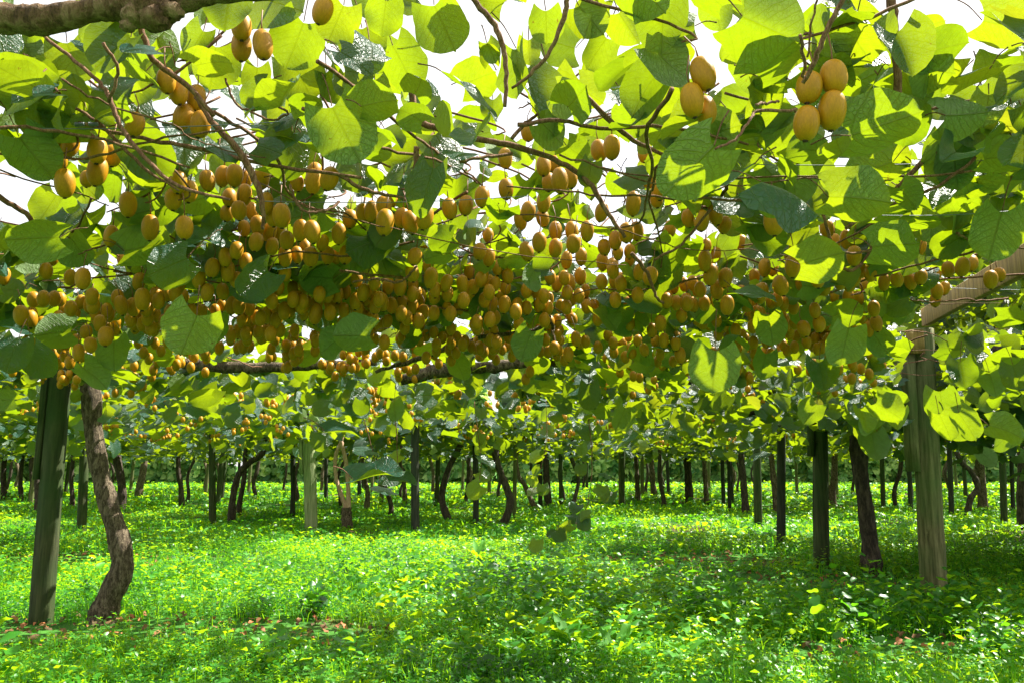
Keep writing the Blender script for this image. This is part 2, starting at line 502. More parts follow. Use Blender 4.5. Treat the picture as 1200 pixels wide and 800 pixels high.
def plain(name, c, rough=.6, metal=0.0):
    m, nt, out = new_mat(name)
    tc = nd(nt, "ShaderNodeTexCoord")
    n = nd(nt, "ShaderNodeTexNoise", i_Scale=40.0, i_Detail=3.0)
    nt.links.new(tc.outputs["Object"], n.inputs["Vector"])
    pb = nd(nt, "ShaderNodeBsdfPrincipled", i_Roughness=rough, i_Metallic=metal)
    nt.links.new(mixc(nt, n.outputs[0], tuple(x*.65 for x in c), tuple(min(1, x*1.3) for x in c)), pb.inputs["Base Color"])
    nt.links.new(pb.outputs[0], out.inputs[0])
    return m
M_CALYX = plain("calyx", (.045, .022, .010), .8)
M_STALK = plain("fruit_stalk", (.20, .085, .035), .6)
M_WIRE = plain("galvanised_wire", (.16, .18, .20), .55, .6)
M_LITTER = leaf_material("dry_leaf", (.22, .11, .05), (.26, .14, .07), (.25, .12, .04), (.36, .20, .14), tfac=.15, rough=.7, veins=False, gloss=.2)

def ground_material():
    m, nt, out = new_mat("orchard_soil_and_turf")
    L = nt.links
    tc = nd(nt, "ShaderNodeTexCoord")
    n1 = nd(nt, "ShaderNodeTexNoise", i_Scale=.55, i_Detail=5.0)
    n2 = nd(nt, "ShaderNodeTexNoise", i_Scale=9.0, i_Detail=6.0, i_Roughness=.7)
    for n in (n1, n2): L.new(tc.outputs["Object"], n.inputs["Vector"])
    soil = ramp(nt, [(.3, (.035, .022, .013)), (.7, (.16, .105, .065))]); L.new(n2.outputs[0], soil.inputs[0])
    turf = ramp(nt, [(.3, (.018, .07, .010)), (.7, (.07, .22, .03))]); L.new(n2.outputs[0], turf.inputs[0])
    k = ramp(nt, [(.34, (0, 0, 0)), (.46, (1, 1, 1))]); L.new(n1.outputs[0], k.inputs[0])
    pb = nd(nt, "ShaderNodeBsdfPrincipled", i_Roughness=.95)
    pb.inputs["Specular IOR Level"].default_value = .1
    L.new(mixc(nt, k.outputs[0], soil.outputs[0], turf.outputs[0]), pb.inputs["Base Color"])
    b = nd(nt, "ShaderNodeBump", i_Strength=.8, i_Distance=.03)
    L.new(n2.outputs[0], b.inputs["Height"]); L.new(b.outputs[0], pb.inputs["Normal"])
    L.new(pb.outputs[0], out.inputs[0])
    return m
M_GROUND = ground_material()

# ------------------------------------------------------------------ ground
def axis(lo, hi, core_lo, core_hi, step):
    c = list(np.arange(core_lo, core_hi+1e-6, step))
    up, dn, s = [], [], step
    x = core_hi
    while x < hi: s *= 1.35; x += s; up.append(min(x, hi))
    x, s = core_lo, step
    while x > lo: s *= 1.35; x -= s; dn.append(max(x, lo))
    return np.array(dn[::-1]+c+up)
gx, gy = axis(-600, 600, -16, 16, .22), axis(-300, 900, -1, 26, .22)
GX, GY = np.meshgrid(gx, gy, indexing='ij')
V = np.stack([GX, GY, ground_z(GX, GY)], -1).reshape(-1, 3)
ny = len(gy)
I, J = np.meshgrid(np.arange(len(gx)-1), np.arange(ny-1), indexing='ij')
q = (I*ny+J).ravel()
Q = np.stack([q, q+ny, q+ny+1, q+1], -1)
tag(link("ground", grid_mesh("ground", V, Q, M_GROUND)), kind="structure")

# ------------------------------------------------------------------ posts and beams
def post_mesh(base, top, r, mat, seed, sides=20, cracks=3):
    """round pole with drying cracks, slightly out of true; written about its base"""
    random.seed(seed)
    n = max(6, int(np.linalg.norm(np.array(top)-np.array(base))/.09))
    V, Fc = [], []
    ck = [(random.uniform(0, 2*math.pi), random.uniform(.0, .4), random.uniform(.6, 1.0)) for _ in range(cracks)]
    off = [random.uniform(-.05, .05) for _ in range(sides)]
    for i in range(n+1):
        t = i/n
        c = np.array(base)*(1-t)+np.array(top)*t
        c = c+np.array((math.sin(t*3+seed), math.cos(t*2.3+seed), 0))*r*.08
        for k in range(sides):
            a = 2*math.pi*k/sides
            rr = r*(1.04-.08*t)*(1+off[k]*.7+random.uniform(-.012, .012))
            for ca, t0, t1 in ck:
                if t0 < t < t1 and abs((a-ca-.2*math.sin(t*4)+math.pi) % (2*math.pi)-math.pi) < 1.05*math.pi/sides: rr *= .80
            V.append(c+np.array((rr*math.cos(a), rr*math.sin(a), 0)))
    for i in range(n):
        for k in range(sides):
            Fc.append((i*sides+k, i*sides+(k+1) % sides, (i+1)*sides+(k+1) % sides, (i+1)*sides+k))
    Fc += [tuple(range(sides))[::-1], tuple(range(n*sides, (n+1)*sides))]
    b = MB(); b.add([v-np.array(base) for v in V], Fc)
    return b.mesh("pole", mat, smooth=True)

def make_post(px, py, wpx, top_px, z_top, mat, label, seed, group="posts holding up the vine trellis", cleat=None, brace=None):
    g = ground_at(px, py); g[2] = 0
    Y = g[1]
    r = max(.035, wpx*.5*Y/F)
    # where the top is seen
    tx = (top_px-600)/F*Y/math.cos(PITCH)*1.0
    ztop = z_top
    d = np.array((0, Y*math.cos(PITCH)+(ztop-CAM_H)*math.sin(PITCH)))
    tx = (top_px-600)/F*d[1]
    root = empty("trellis_post", (g[0], g[1], 0))
    tag(root, label, "post", group)
    o = link("pole", post_mesh((0, 0, -.12), (tx-g[0], 0, ztop), r, mat, seed, sides=22 if wpx > 12 else 12), root, world=False)
    o.location = (0, 0, -.12)
    if cleat:                                   # board nailed along one side of the pole
        side, z0, z1, th, wd = cleat
        b = MB()
        f0, f1 = z0/ztop, z1/ztop
        lean = tx-g[0]
        b.box((lean*f0+side*(r+th/2), -.01, z0), (lean*f1+side*(r*.95+th/2), -.01, z1), th, wd, up=(0, 1, 0))
        b.build("cleat_board", mat, root, world=False)
    if brace:                                   # diagonal strut from the pole to the beam above
        b = MB()
        b.box(np.array(brace[0])-g*np.array((1, 1, 0)), np.array(brace[1])-g*np.array((1, 1, 0)), .05, .09, up=(0, 1, 0))
        b.build("brace", brace[2], root, world=False)
    return root, g, r

pl, gl, rl = make_post(49, 728, 24, 73, 1.86, M_POSTGREEN, "thick mossy green post leaning beside the twisted vine trunk", 3,
                       cleat=(-1, 1.0, 1.80, .045, .09))
pr, gr, rr_ = make_post(1096, 703, 27, 1079, 2.27, M_POSTGREY, "weathered grey post with cracked face under the sloping sawn beam", 5,
                        cleat=(-1, 1.05, 2.10, .075, .12), brace=None)
b = MB()
b.box((-rr_-.16, -.06, 1.62), (-rr_-.04, -.06, 2.28), .05, .09, up=(0, 1, 0)); b.build("brace", M_POSTGREY, pr, world=False)
b = MB(); b.box((-.05, -.125, 2.04), (-.05, -.125, 2.24), .13, .06, up=(0, 1, 0)); b.build("bearer_block", M_BEAM, pr, world=False)
post_specs = [
    (963, 667, 17, 960, 1.84, M_POSTGREEN, "dark green post beside the black vine trunk", (-1, 1.2, 1.8, .05, .09)),
    (915, 645, 10, 915, 1.84, M_POSTSHADED, "slim black post standing next left of the dark green post", None),
    (365, 622, 14, 361, 1.86, M_POSTLIT, "pale grey green post beside the pale two stemmed grafted vine", (-1, .95, 1.78, .06, .09)),
    (249, 613, 8, 249, 1.86, M_POSTGREEN, "thin dark post next to the hooked vine trunk", None),
    (487, 628, 10, 487, 1.80, M_POSTSHADED, "near black straight post right of the big blue green leaf", None),
    (558, 617, 7, 557, 1.86, M_POSTSHADED, "thin dark post between two bent dark trunks", None),
    (889, 618, 9, 886, 1.86, M_POSTGREEN, "brown green post left of the slim black post", None),
    (96, 622, 10, 99, 1.86, M_POSTGREEN, "green post seen just behind the twisted near trunk", None),
    (343, 605, 6, 343, 1.86, M_POSTSHADED, "small dark post just left of the pale post", None),
    (1115, 609, 6, 1112, 1.86, M_POSTSHADED, "dark post just right of the weathered grey post", None),
    (1176, 615, 7, 1174, 1.86, M_POSTGREEN, "dark green post nearest the right edge of the picture", None),
    (1035, 597, 5, 1033, 1.86, M_POSTGREEN, "thin green post just right of the black vine trunk", None),
    (1067, 603, 5, 1065, 1.86, M_POSTSHADED, "thin dark post just left of the weathered grey post", None),
    (603, 604, 5, 604, 1.86, M_POSTGREY, "grey post just right of the crooked dark trunk", None),
    (382, 588, 4.5, 382, 1.86, M_POSTSHADED, "short looking far dark post right of the pale post", None),
    (657, 593, 4.5, 657, 1.86, M_POSTGREEN, "green far post behind the hanging shoot", None),
    (633, 592, 5, 633, 1.86, M_POSTSHADED, "dark far post next left of the thick dark far trunk", None),
    (848, 595, 4.5, 846, 1.86, M_POSTSHADED, "dark far post, left one of a close pair", None),
    (855, 599, 4.5, 854, 1.86, M_POSTSHADED, "dark far post, right one of a close pair", None),
    (728, 592, 5.5, 727, 1.86, M_POSTGREY, "grey far post near the middle of the orchard", None),
    (1187, 599, 4.5, 1184, 1.86, M_POSTSHADED, "thin dark far post close to the right edge", None),
]
for i, (px, py, w, tp, zt, m, lab, cl) in enumerate(post_specs):
    make_post(px, py, w, tp, zt, m, lab, 11+i, cleat=cl)

# sawn beam that comes from the right post towards the camera
p0 = at(1086, 371, gr[1]-.10)
p1 = at(1205, 303, 3.95)
d = (p1-p0)/np.linalg.norm(p1-p0)
b = MB(); b.box(p0-d*.08, p1+d*2.2, .055, .155)
bo = empty("pergola_beam", tuple(p0)); b.build("plank", M_BEAM, bo)
tag(bo, "sawn yellow brown timber beam sloping off the weathered grey post", "beam", "beams of the trellis")
b = MB(); q0, q1 = at(112, 441, 6.0), at(214, 434, 6.6)
b.box(q0, q1, .05, .12); bo = empty("pergola_beam", tuple(q0)); b.build("plank", M_BEAM, bo)
tag(bo, "short pale cross beam behind the top of the twisted vine trunk", "beam", "beams of the trellis")

wires = [
    ((-60, 148), (330, 143), 1.75, "thin wire with knotted ties above the fruit at upper left"),
    ((880, 193), (1230, 183), 1.95, "thin wire across the leaves at upper right"),
    ((1000, 252), (1230, 243), 2.2, "thin wire above the row of fruit by the beam"),
    ((1100, 337), (1290, 338), 4.6, "thin pale wire passing under the sawn beam"),
    ((300, 236), (620, 230), 2.2, "thin wire running through the middle fruit bunches"),
]
for (a0, a1, Y, lab) in wires:
    b = MB()
    A, B = at(*a0, Y), at(*a1, Y)
    pts = np.linspace(A, B, 24); pts[:, 2] -= .012*np.sin(np.linspace(0, math.pi, 24))
    b.tube(pts, .0013, 6)
    o = b.build("trellis_wire", M_WIRE)
    tag(o, lab, "wire", "trellis wires")
    if "knotted" in lab:
        for px in (88, 104, 190):
            k = MB(); c = at(px, 146, Y)
            a = np.linspace(0, 14, 60)
            k.tube(np.stack([c[0]+a*.0016, c[1]+.004*np.cos(a*3), c[2]+.004*np.sin(a*3)], -1), .0016, 5)
            k.build("wire_tie", M_WIRE, o, world=False)

# ------------------------------------------------------------------ fruit positions (photo pixels, apparent width) in bunches
bunches = [
 ("the big bunch of four at upper right", [(948,103,33),(977,91,33),(975,130,33),(945,145,33)]),
 ("the bunch of three near the white gap at upper right", [(824,87,32),(811,118,32),(827,130,30)]),
 ("the bunch of three below the gnarled branch", [(308,53,28),(283,32,28),(283,55,26)]),
 ("lone", "golden kiwifruit cut by the top edge right of the gnarled branch", [(378,13,28)]),
 ("the slanting bunch of five at upper left", [(195,95,26),(209,109,26),(230,115,25),(215,137,25),(235,146,25)]),
 ("the leftmost bunch of four on the knotted wire", [(61,162,23),(56,180,23),(82,171,23),(69,190,21)]),
 ("lone", "single kiwifruit in front of the white gap at far left", [(76,215,24)]),
 ("the second bunch along the knotted wire", [(114,177,25),(132,183,22),(114,201,24),(102,210,18)]),
 ("lone", "kiwifruit peeping from under a curled blue green leaf on the wire", [(158,146,26)]),
 ("the bunch of three under the long dark leaf", [(209,214,21),(203,234,21),(222,225,21)]),
 ("lone", "single olive kiwifruit hanging on a thin twig left of three", [(150,240,20)]),
 ("lone", "single kiwifruit hanging left of its lone neighbour on a short stalk", [(176,267,20)]),
 ("lone", "single round kiwifruit hanging free below the bunch of three", [(216,267,22)]),
 ("lone", "brown kiwifruit half hidden behind a leaf stalk at left", [(130,277,19)]),
 ("the bunch at the foot of the bent brown cane", [(243,212,21),(261,207,19),(275,206,20),(307,208,19),(288,210,16)]),
 ("the tight bunch just below the bent brown cane", [(269,232,18),(286,229,19),(280,247,20),(266,250,18),(295,248,16)]),
 ("the trio right of the bent cane tip", [(312,239,19),(330,253,22),(320,254,19)]),
 ("the bunch below the dark folded leaf", [(386,210,23),(367,213,20),(368,202,20),(348,214,19)]),
 ("the pair under the pale loop of cane", [(366,272,21),(352,270,19)]),
 ("the trio left of the cluster below the blue green leaf", [(410,257,18),(397,274,19),(378,285,16)]),
 ("the crowded bunch left of the pair under the loop", [(300,284,18),(319,289,17),(336,282,20),(316,272,17),(302,264,18),(326,270,17),(286,268,16)]),
 ("the long row of fruit above the black leaf", [(334,301,17),(348,299,16),(364,301,18),(384,298,16),(394,300,15),(405,299,17),(358,290,16)]),
 ("the drooping bunch left of the black leaf", [(277,294,18),(264,302,17),(288,307,17),(249,314,17),(267,318,17),(277,328,16)]),
 ("the cluster left of the folded blue green leaf", [(451,261,24),(450,242,20),(435,248,18),(459,234,17),(425,250,17)]),
 ("the trio under the folded blue green leaf", [(498,255,21),(481,261,20),(471,256,19)]),
 ("the trio stepping up right of the blue green leaf", [(565,231,20),(546,241,19),(527,245,19)]),
 ("lone", "single kiwifruit hanging above another beside the long slanting cane", [(592,186,20)]),
 ("lone", "single kiwifruit hanging below another beside the long slanting cane", [(593,222,20)]),
 ("lone", "kiwifruit below the long hanging pale green leaf", [(619,155,20)]),
 ("the bunch around the bright fruit below the slanting cane", [(656,212,24),(637,195,21),(668,209,20),(643,214,19),(650,193,18)]),
 ("the pair high above the slanting cane", [(717,173,22),(702,177,20)]),
 ("the column beside the big round lit leaf", [(773,223,20),(761,210,18),(769,232,18),(755,181,17)]),
 ("lone", "single kiwifruit just left of the slanting cane tip", [(705,249,18)]),
 ("lone", "single upright kiwifruit right of the slanting cane", [(742,239,19)]),
 ("lone", "small single kiwifruit hanging below the big round lit leaf", [(785,269,16)]),
 ("the four left of the slanting cane middle", [(637,237,19),(619,248,18),(636,256,17),(610,258,16)]),
 ("the heavy bunch below the slanting cane", [(632,284,18),(651,291,17),(672,286,18),(688,271,19),(651,271,16),(670,271,16),(617,295,17)]),
 ("the heavy bunch at the slanting cane tip", [(734,273,19),(746,271,17),(721,282,17),(708,290,16),(724,296,15),(738,295,15)]),
 ("the bunch below the bluish leaf edge right of centre", [(822,259,19),(807,256,18),(838,252,18),(849,264,17)]),
 ("lone", "single fat kiwifruit just below the trio of the blue green leaf", [(486,301,18)]),
 ("the half hidden fruit right of the dark leaf at centre", [(550,279,15),(543,281,15),(572,276,15),(496,285,14)]),
 ("the close pair at the middle of the canopy", [(562,295,17),(573,302,15)]),
 ("the middle bunch under the curved pale stalk", [(505,326,17),(483,320,18),(510,340,15),(523,332,15),(502,312,15)]),
 ("the small bunch left of the curved pale stalk", [(469,336,16),(484,334,14),(455,335,14)]),
 ("the spread bunch of seven at centre", [(542,333,16),(555,336,15),(566,324,15),(580,333,15),(595,324,15),(583,314,15),(550,318,14)]),
 ("the bunch at centre left with a green leaf below", [(426,343,16),(417,353,15),(405,342,14),(395,345,15),(440,358,15)]),
 ("lone", "single pale lit kiwifruit above the leaves at far left", [(97,327,19)]),
 ("the dim fruit along the far left edge", [(61,301,17),(25,370,17),(36,374,15),(5,324,14),(68,372,13)]),
 ("lone", "kiwifruit half hidden behind a bright leaf at left", [(144,303,14)]),
 ("the loose row left of the drooping bunch", [(167,351,18),(163,330,16),(142,358,16),(156,360,15),(182,347,14),(196,345,14),(209,336,16)]),
 ("the small fruit above the large drooping leaf at left", [(159,377,15),(169,375,12),(184,379,14),(180,386,13),(195,379,13)]),
 ("the bunch above the mossy post", [(124,394,20),(101,389,15),(106,404,16),(117,379,15),(92,413,15),(82,424,12),(105,357,14)]),
 ("the pair and follower left of the black leaf", [(233,327,17),(243,343,17),(261,342,15)]),
 ("the pair hanging in front of the large drooping leaf", [(220,384,12),(233,375,14)]),
 ("the small bunch under the pair left of the black leaf", [(280,359,17),(272,358,16),(252,365,12),(240,367,12),(260,358,12)]),
 ("the row just below the black leaf", [(370,368,17),(360,356,15),(352,359,14),(340,364,14),(326,365,14),(312,370,14),(356,368,13)]),
 ("the lowest dark bunch above the old cordon", [(293,384,14),(279,388,13),(301,388,11),(313,388,13),(322,389,11),(270,388,11)]),
 ("the three lowest fruit above the pale bark", [(285,406,13),(293,406,11),(278,408,11)]),
 ("the pair beside a small green leaf left of centre", [(401,378,13),(413,377,12)]),
 ("the bunch above the pointed green leaf", [(448,354,17),(439,360,15),(459,358,14),(471,354,13),(454,377,12)]),
 ("the bunch right of the pointed green leaf", [(484,359,14),(496,366,14),(494,348,13),(469,369,12)]),
 ("the pair in the gap below the spread bunch", [(524,363,13),(538,360,13)]),
 ("the hanging comb of fruit at centre", [(577,357,14),(591,357,15),(606,359,14),(617,361,14),(574,375,16),(559,384,14),(608,380,14)]),
 ("the bunch left of three separate low fruit", [(643,351,13),(657,359,13),(670,351,13),(631,357,12),(666,368,11)]),
 ("the bunch over the three separate low fruit", [(653,333,14),(668,331,15),(680,324,14),(686,341,13),(686,355,13)]),
 ("the three separate low fruit at centre right", [(650,408,13),(666,415,13),(675,397,13)]),
 ("the trio between two heavy bunches", [(664,305,14),(681,301,15),(634,303,15)]),
 ("the bunch below the slanting cane tip", [(718,313,16),(706,307,15),(738,304,14),(720,331,14)]),
 ("the side by side pair right of the cane tip", [(762,324,18),(749,319,15)]),
 ("the long string of fruit right of the round green leaf", [(789,336,15),(781,350,15),(774,379,15),(764,387,13),(778,399,13),(792,403,13),(797,416,13)]),
 ("the pair inside the string's lower left", [(755,410,13),(747,399,12)]),
 ("the pair above a dark leaf right of the string", [(804,354,15),(812,357,14)]),
 ("the cascade of seven right of centre", [(826,306,18),(833,322,18),(850,326,17),(840,340,16),(852,358,17),(839,299,13),(828,288,13)]),
 ("the pair above the cascade of seven", [(869,285,14),(858,288,13)]),
 ("the trio under the long bluish leaf", [(907,260,25),(924,256,20),(941,251,21)]),
 ("the fruit tangle left of the slanted bluish leaf", [(896,314,16),(884,324,15),(905,314,14),(915,335,19),(915,354,12),(887,368,14)]),
 ("the pair beside the slanted bluish leaf", [(929,312,19),(925,292,15)]),
 ("the bunch inside the looped reddish stalk", [(993,281,17),(1001,300,19),(978,284,14),(969,268,17),(949,290,14)]),
 ("lone", "dark kiwifruit below the broad leaf right of the bluish one", [(958,326,18)]),
 ("the low trio right of centre", [(955,364,15),(960,380,15),(942,385,15)]),
 ("the row of four left of the beam bunch", [(978,348,11),(994,349,14),(1006,349,13),(1014,334,13)]),
 ("the low bunch left of the weathered post", [(1024,362,15),(1027,379,14),(1018,386,13),(990,377,13)]),
 ("the level row just left of the beam end", [(1051,328,16),(1067,330,15),(1079,325,16),(1036,331,14)]),
 ("the row of three just above the beam", [(1111,316,16),(1128,313,17),(1139,309,14)]),
 ("the dim fruit at the beam end", [(1098,341,14),(1107,338,13),(1096,352,13),(1098,320,12)]),
 ("the pair hanging in front of the beam", [(1161,328,17),(1171,322,14)]),
 ("lone", "kiwifruit lit at its rim above the level row by the beam", [(1078,288,15)]),
]
ORD = ["first", "second", "third", "fourth", "fifth", "sixth", "seventh", "eighth"]
fruits = []           # dict(p, w, label, group, bunch)
for bi, bn in enumerate(bunches):
    lone = bn[0] == "lone"
    desc, lst = (bn[1], bn[2]) if lone else bn
    order = sorted(range(len(lst)), key=lambda i: lst[i][0]+.001*lst[i][1])
    rank = {i: k for k, i in enumerate(order)}
    for i, (px, py, w) in enumerate(lst):
        if lone: lab, grp = desc, "kiwifruit hanging singly"
        else:
            k, n = rank[i], len(lst)
            pos = {0: "leftmost", n-1: "rightmost"}.get(k, ORD[k]+" from left")
            lab = (f"{pos} kiwifruit of {desc}" if "from" not in pos else f"kiwifruit {pos} in {desc}")
            grp = "kiwifruit in "+desc
        Yb = 0.0505*F/w
        fruits.append(dict(px=px, py=py, w=w, Y=Yb, label=lab, group=grp, bunch=bi))
# bunch-mates share a depth, then fruits that would overlap are moved apart along their line of sight
for bi in range(len(bunches)):
    m = [f for f in fruits if f["bunch"] == bi]
    Ym = np.mean([f["Y"] for f in m])
    for f in m: f["Y"] = .65*Ym+.35*f["Y"]
for it in range(60):
    P = np.array([at(f["px"], f["py"], f["Y"]) for f in fruits])
    S = P*np.array((1, 1, .73))
    moved = False
    for i in range(len(fruits)):
        dd = np.linalg.norm(S[i+1:]-S[i], axis=1)
        for j in np.nonzero(dd < .0455)[0]:
            fruits[i+1+j]["Y"] += .010; fruits[i]["Y"] -= .004; moved = True
    if not moved: break
for f in fruits: f["p"] = at(f["px"], f["py"], f["Y"])

def fruit_mesh(seed, seg=20, rings=14):
    random.seed(seed)
    b = MB()
    el, ov, ph = random.uniform(.94, 1.08), random.uniform(.90, .98), random.uniform(0, 6)
    V = []
    def prof(u):          # u from 0 (bottom) to 1 (top)
        ph_ = -math.pi/2+math.pi*u
        r = math.cos(ph_)
        return max(r, 0)**.86, math.sin(ph_)
    V.append((0, 0, -.0335*el))
    for j in range(1, rings):
        r, z = prof(j/rings)
        r *= 1+.05*z                      # a little fuller towards the stalk
        for k in range(seg):
            a = 2*math.pi*k/seg
            q = 1+.012*math.sin(2*a+ph)+.008*math.sin(3*a+j*.5)
            V.append((.0250*r*q*math.cos(a), .0250*ov*r*q*math.sin(a), .034*el*z))
    V.append((0, 0, .0330*el))
    Fc = [(0, 1+(k+1) % seg, 1+k) for k in range(seg)]
    for j in range(rings-2):
        o = 1+j*seg
        Fc += [(o+k, o+(k+1) % seg, o+seg+(k+1) % seg, o+seg+k) for k in range(seg)]
    o = 1+(rings-2)*seg
    Fc += [(o+k, o+(k+1) % seg, len(V)-1) for k in range(seg)]
    b.add(V, Fc)
    c = MB()
    c.ball((0, 0, -.0335*el), (.0052, .0052, .0032), 7, 4, .5)
    for k in range(6):
        a = k*1.047
        c.tube([(.002*math.cos(a), .002*math.sin(a), -.034*el), (.0055*math.cos(a+.3), .0055*math.sin(a+.3), -.0355*el-.001*(k % 2))], [.0012, .0004], 4)
    s = MB()
    le = random.uniform(.045, .075)
    s.tube([(0, 0, .0322*el), (.002, .001, .034*el+le*.4), (random.uniform(-.014, .014), random.uniform(-.014, .014), .031*el+le)], [.0022, .0013, .0017], 6)
    return b.mesh("kiwifruit", M_KIWI), c.mesh("calyx", M_CALYX), s.mesh("stalk", M_STALK)
protos = [fruit_mesh(100+i) for i in range(8)]
random.seed(21)
for i, f in enumerate(fruits):
    km, cm, sm = protos[random.randrange(8)]
    o = link("kiwifruit", km)
    o.location = f["p"]
    sc = f["w"]*f["Y"]/F/.0505
    sc = min(1.18, max(.86, sc))
    sc *= random.uniform(.93, 1.06)
    o.scale = (sc, sc, sc*random.uniform(.97, 1.09))
    o.rotation_euler = (random.gauss(0, .10), random.gauss(0, .10), random.uniform(0, 6.28))
    tag(o, f["label"], "kiwifruit", f["group"])
    for nm, me in (("calyx", cm), ("stalk", sm)):
        c = link(nm, me, o, world=False)
print("fruits", len(fruits))

# ------------------------------------------------------------------ vines
# owners of the near canopy: two vines whose trunks stand just outside the picture, and the two near trunks
owners = {}
def vine(name, loc, label, group="kiwi vines of the orchard"):
    o = empty(name, loc); tag(o, label, "kiwi vine", group)
    return o
owners["ol"] = vine("kiwi_vine", (-2.1, .95, 0), "overhead vine with thick gnarled old branch across the top left corner")
owners["or"] = vine("kiwi_vine", (2.3, 1.1, 0), "overhead vine of large bright leaves filling the top right")
ga = ground_at(122, 728); gb = ground_at(1021, 673)
owners["a"] = vine("kiwi_vine", (ga[0], ga[1], 0), "near vine with thick twisted rough trunk beside the mossy post")
owners["b"] = vine("kiwi_vine", (gb[0], gb[1], 0), "vine with black thick trunk between the green and grey posts")
wood = {k: MB() for k in owners}
crown = {k: Leaves() for k in owners}
def owner_of(x, y):
    if y < 3.4: return "ol" if x < -.05 else "or"
    return "a" if x < .3 else "b"

def trunk_tube(mb, pts, sides, n, rough, wob=0.0):
    P = smooth_path(pts, n, wob)
    # knobbly swelling
    P[:, 3] *= 1+.05*np.sin(np.arange(len(P))*.55+1.3)+rng.normal(0, .02, len(P))
    mb.tube(P[:, :3], P[:, 3], sides, rough=rough)

def pixpath(pts, Y, wpx):
    """pts in photo pixels -> rows x, y, z, radius"""
    n = len(pts)
    Ys = np.broadcast_to(np.asarray(Y, float), (n,)); ws = np.broadcast_to(np.asarray(wpx, float), (n,))
    return [(*at(px, py, y), .5*w*y/F) for (px, py), y, w in zip(pts, Ys, ws)]

# near trunks
t = MB()
Ya = ga[1]
trunk_tube(t, [(ga[0]-.03, Ya, -.15, .13)]+pixpath([(121, 722), (128, 700), (143, 665), (139, 630), (127, 590), (117, 550), (109, 500), (106, 455), (98, 425)], Ya, [32, 28, 25, 23, 21, 20, 20, 22, 20]), 26, 9, .10)
trunk_a = t.build("trunk", M_BARK, owners["a"])
t = MB(); Yb = gb[1]
trunk_tube(t, [(gb[0], Yb, -.15, .09)]+pixpath([(1021, 668), (1020, 640), (1015, 600), (1008, 550), (1005, 510), (1000, 480)], Yb, [24, 19, 17, 17, 20, 18]), 20, 8, .16)
trunk_b = t.build("trunk", M_BARKSHADED, owners["b"])
for k, x, y in (("ol", -2.1, .95), ("or", 2.3, 1.1)):
    t = MB(); trunk_tube(t, [(x, y, -.15, .09), (x+.05, y, .6, .07), (x-.04, y+.05, 1.3, .065), (x*.93, y+.1, 1.86, .06)], 16, 8, .14)
    t.build("trunk", M_BARK, owners[k])

# thick gnarled old branch, upper left
g = MB()
P = smooth_path(pixpath([(-250, 60), (-120, 35), (-20, 22), (50, 24), (110, 12), (150, 6), (200, 0), (260, -6), (340, -8)], 1.22, [36, 38, 36, 38, 30, 42, 40, 22, 16]), 10)
P[:, 3] *= 1+rng.normal(0, .04, len(P))
g.tube(P[:, :3], P[:, 3], 20, rough=.08)
for px, py, r in ((160, 18, .026), (182, 22, .028), (200, 14, .022), (172, 8, .03), (150, 30, .014)):
    g.ball(at(px, py, 1.2), (r, r*.8, r*.8), 14, 10, .30)
g.build("old_branch", M_OLDWOOD, owners["ol"])

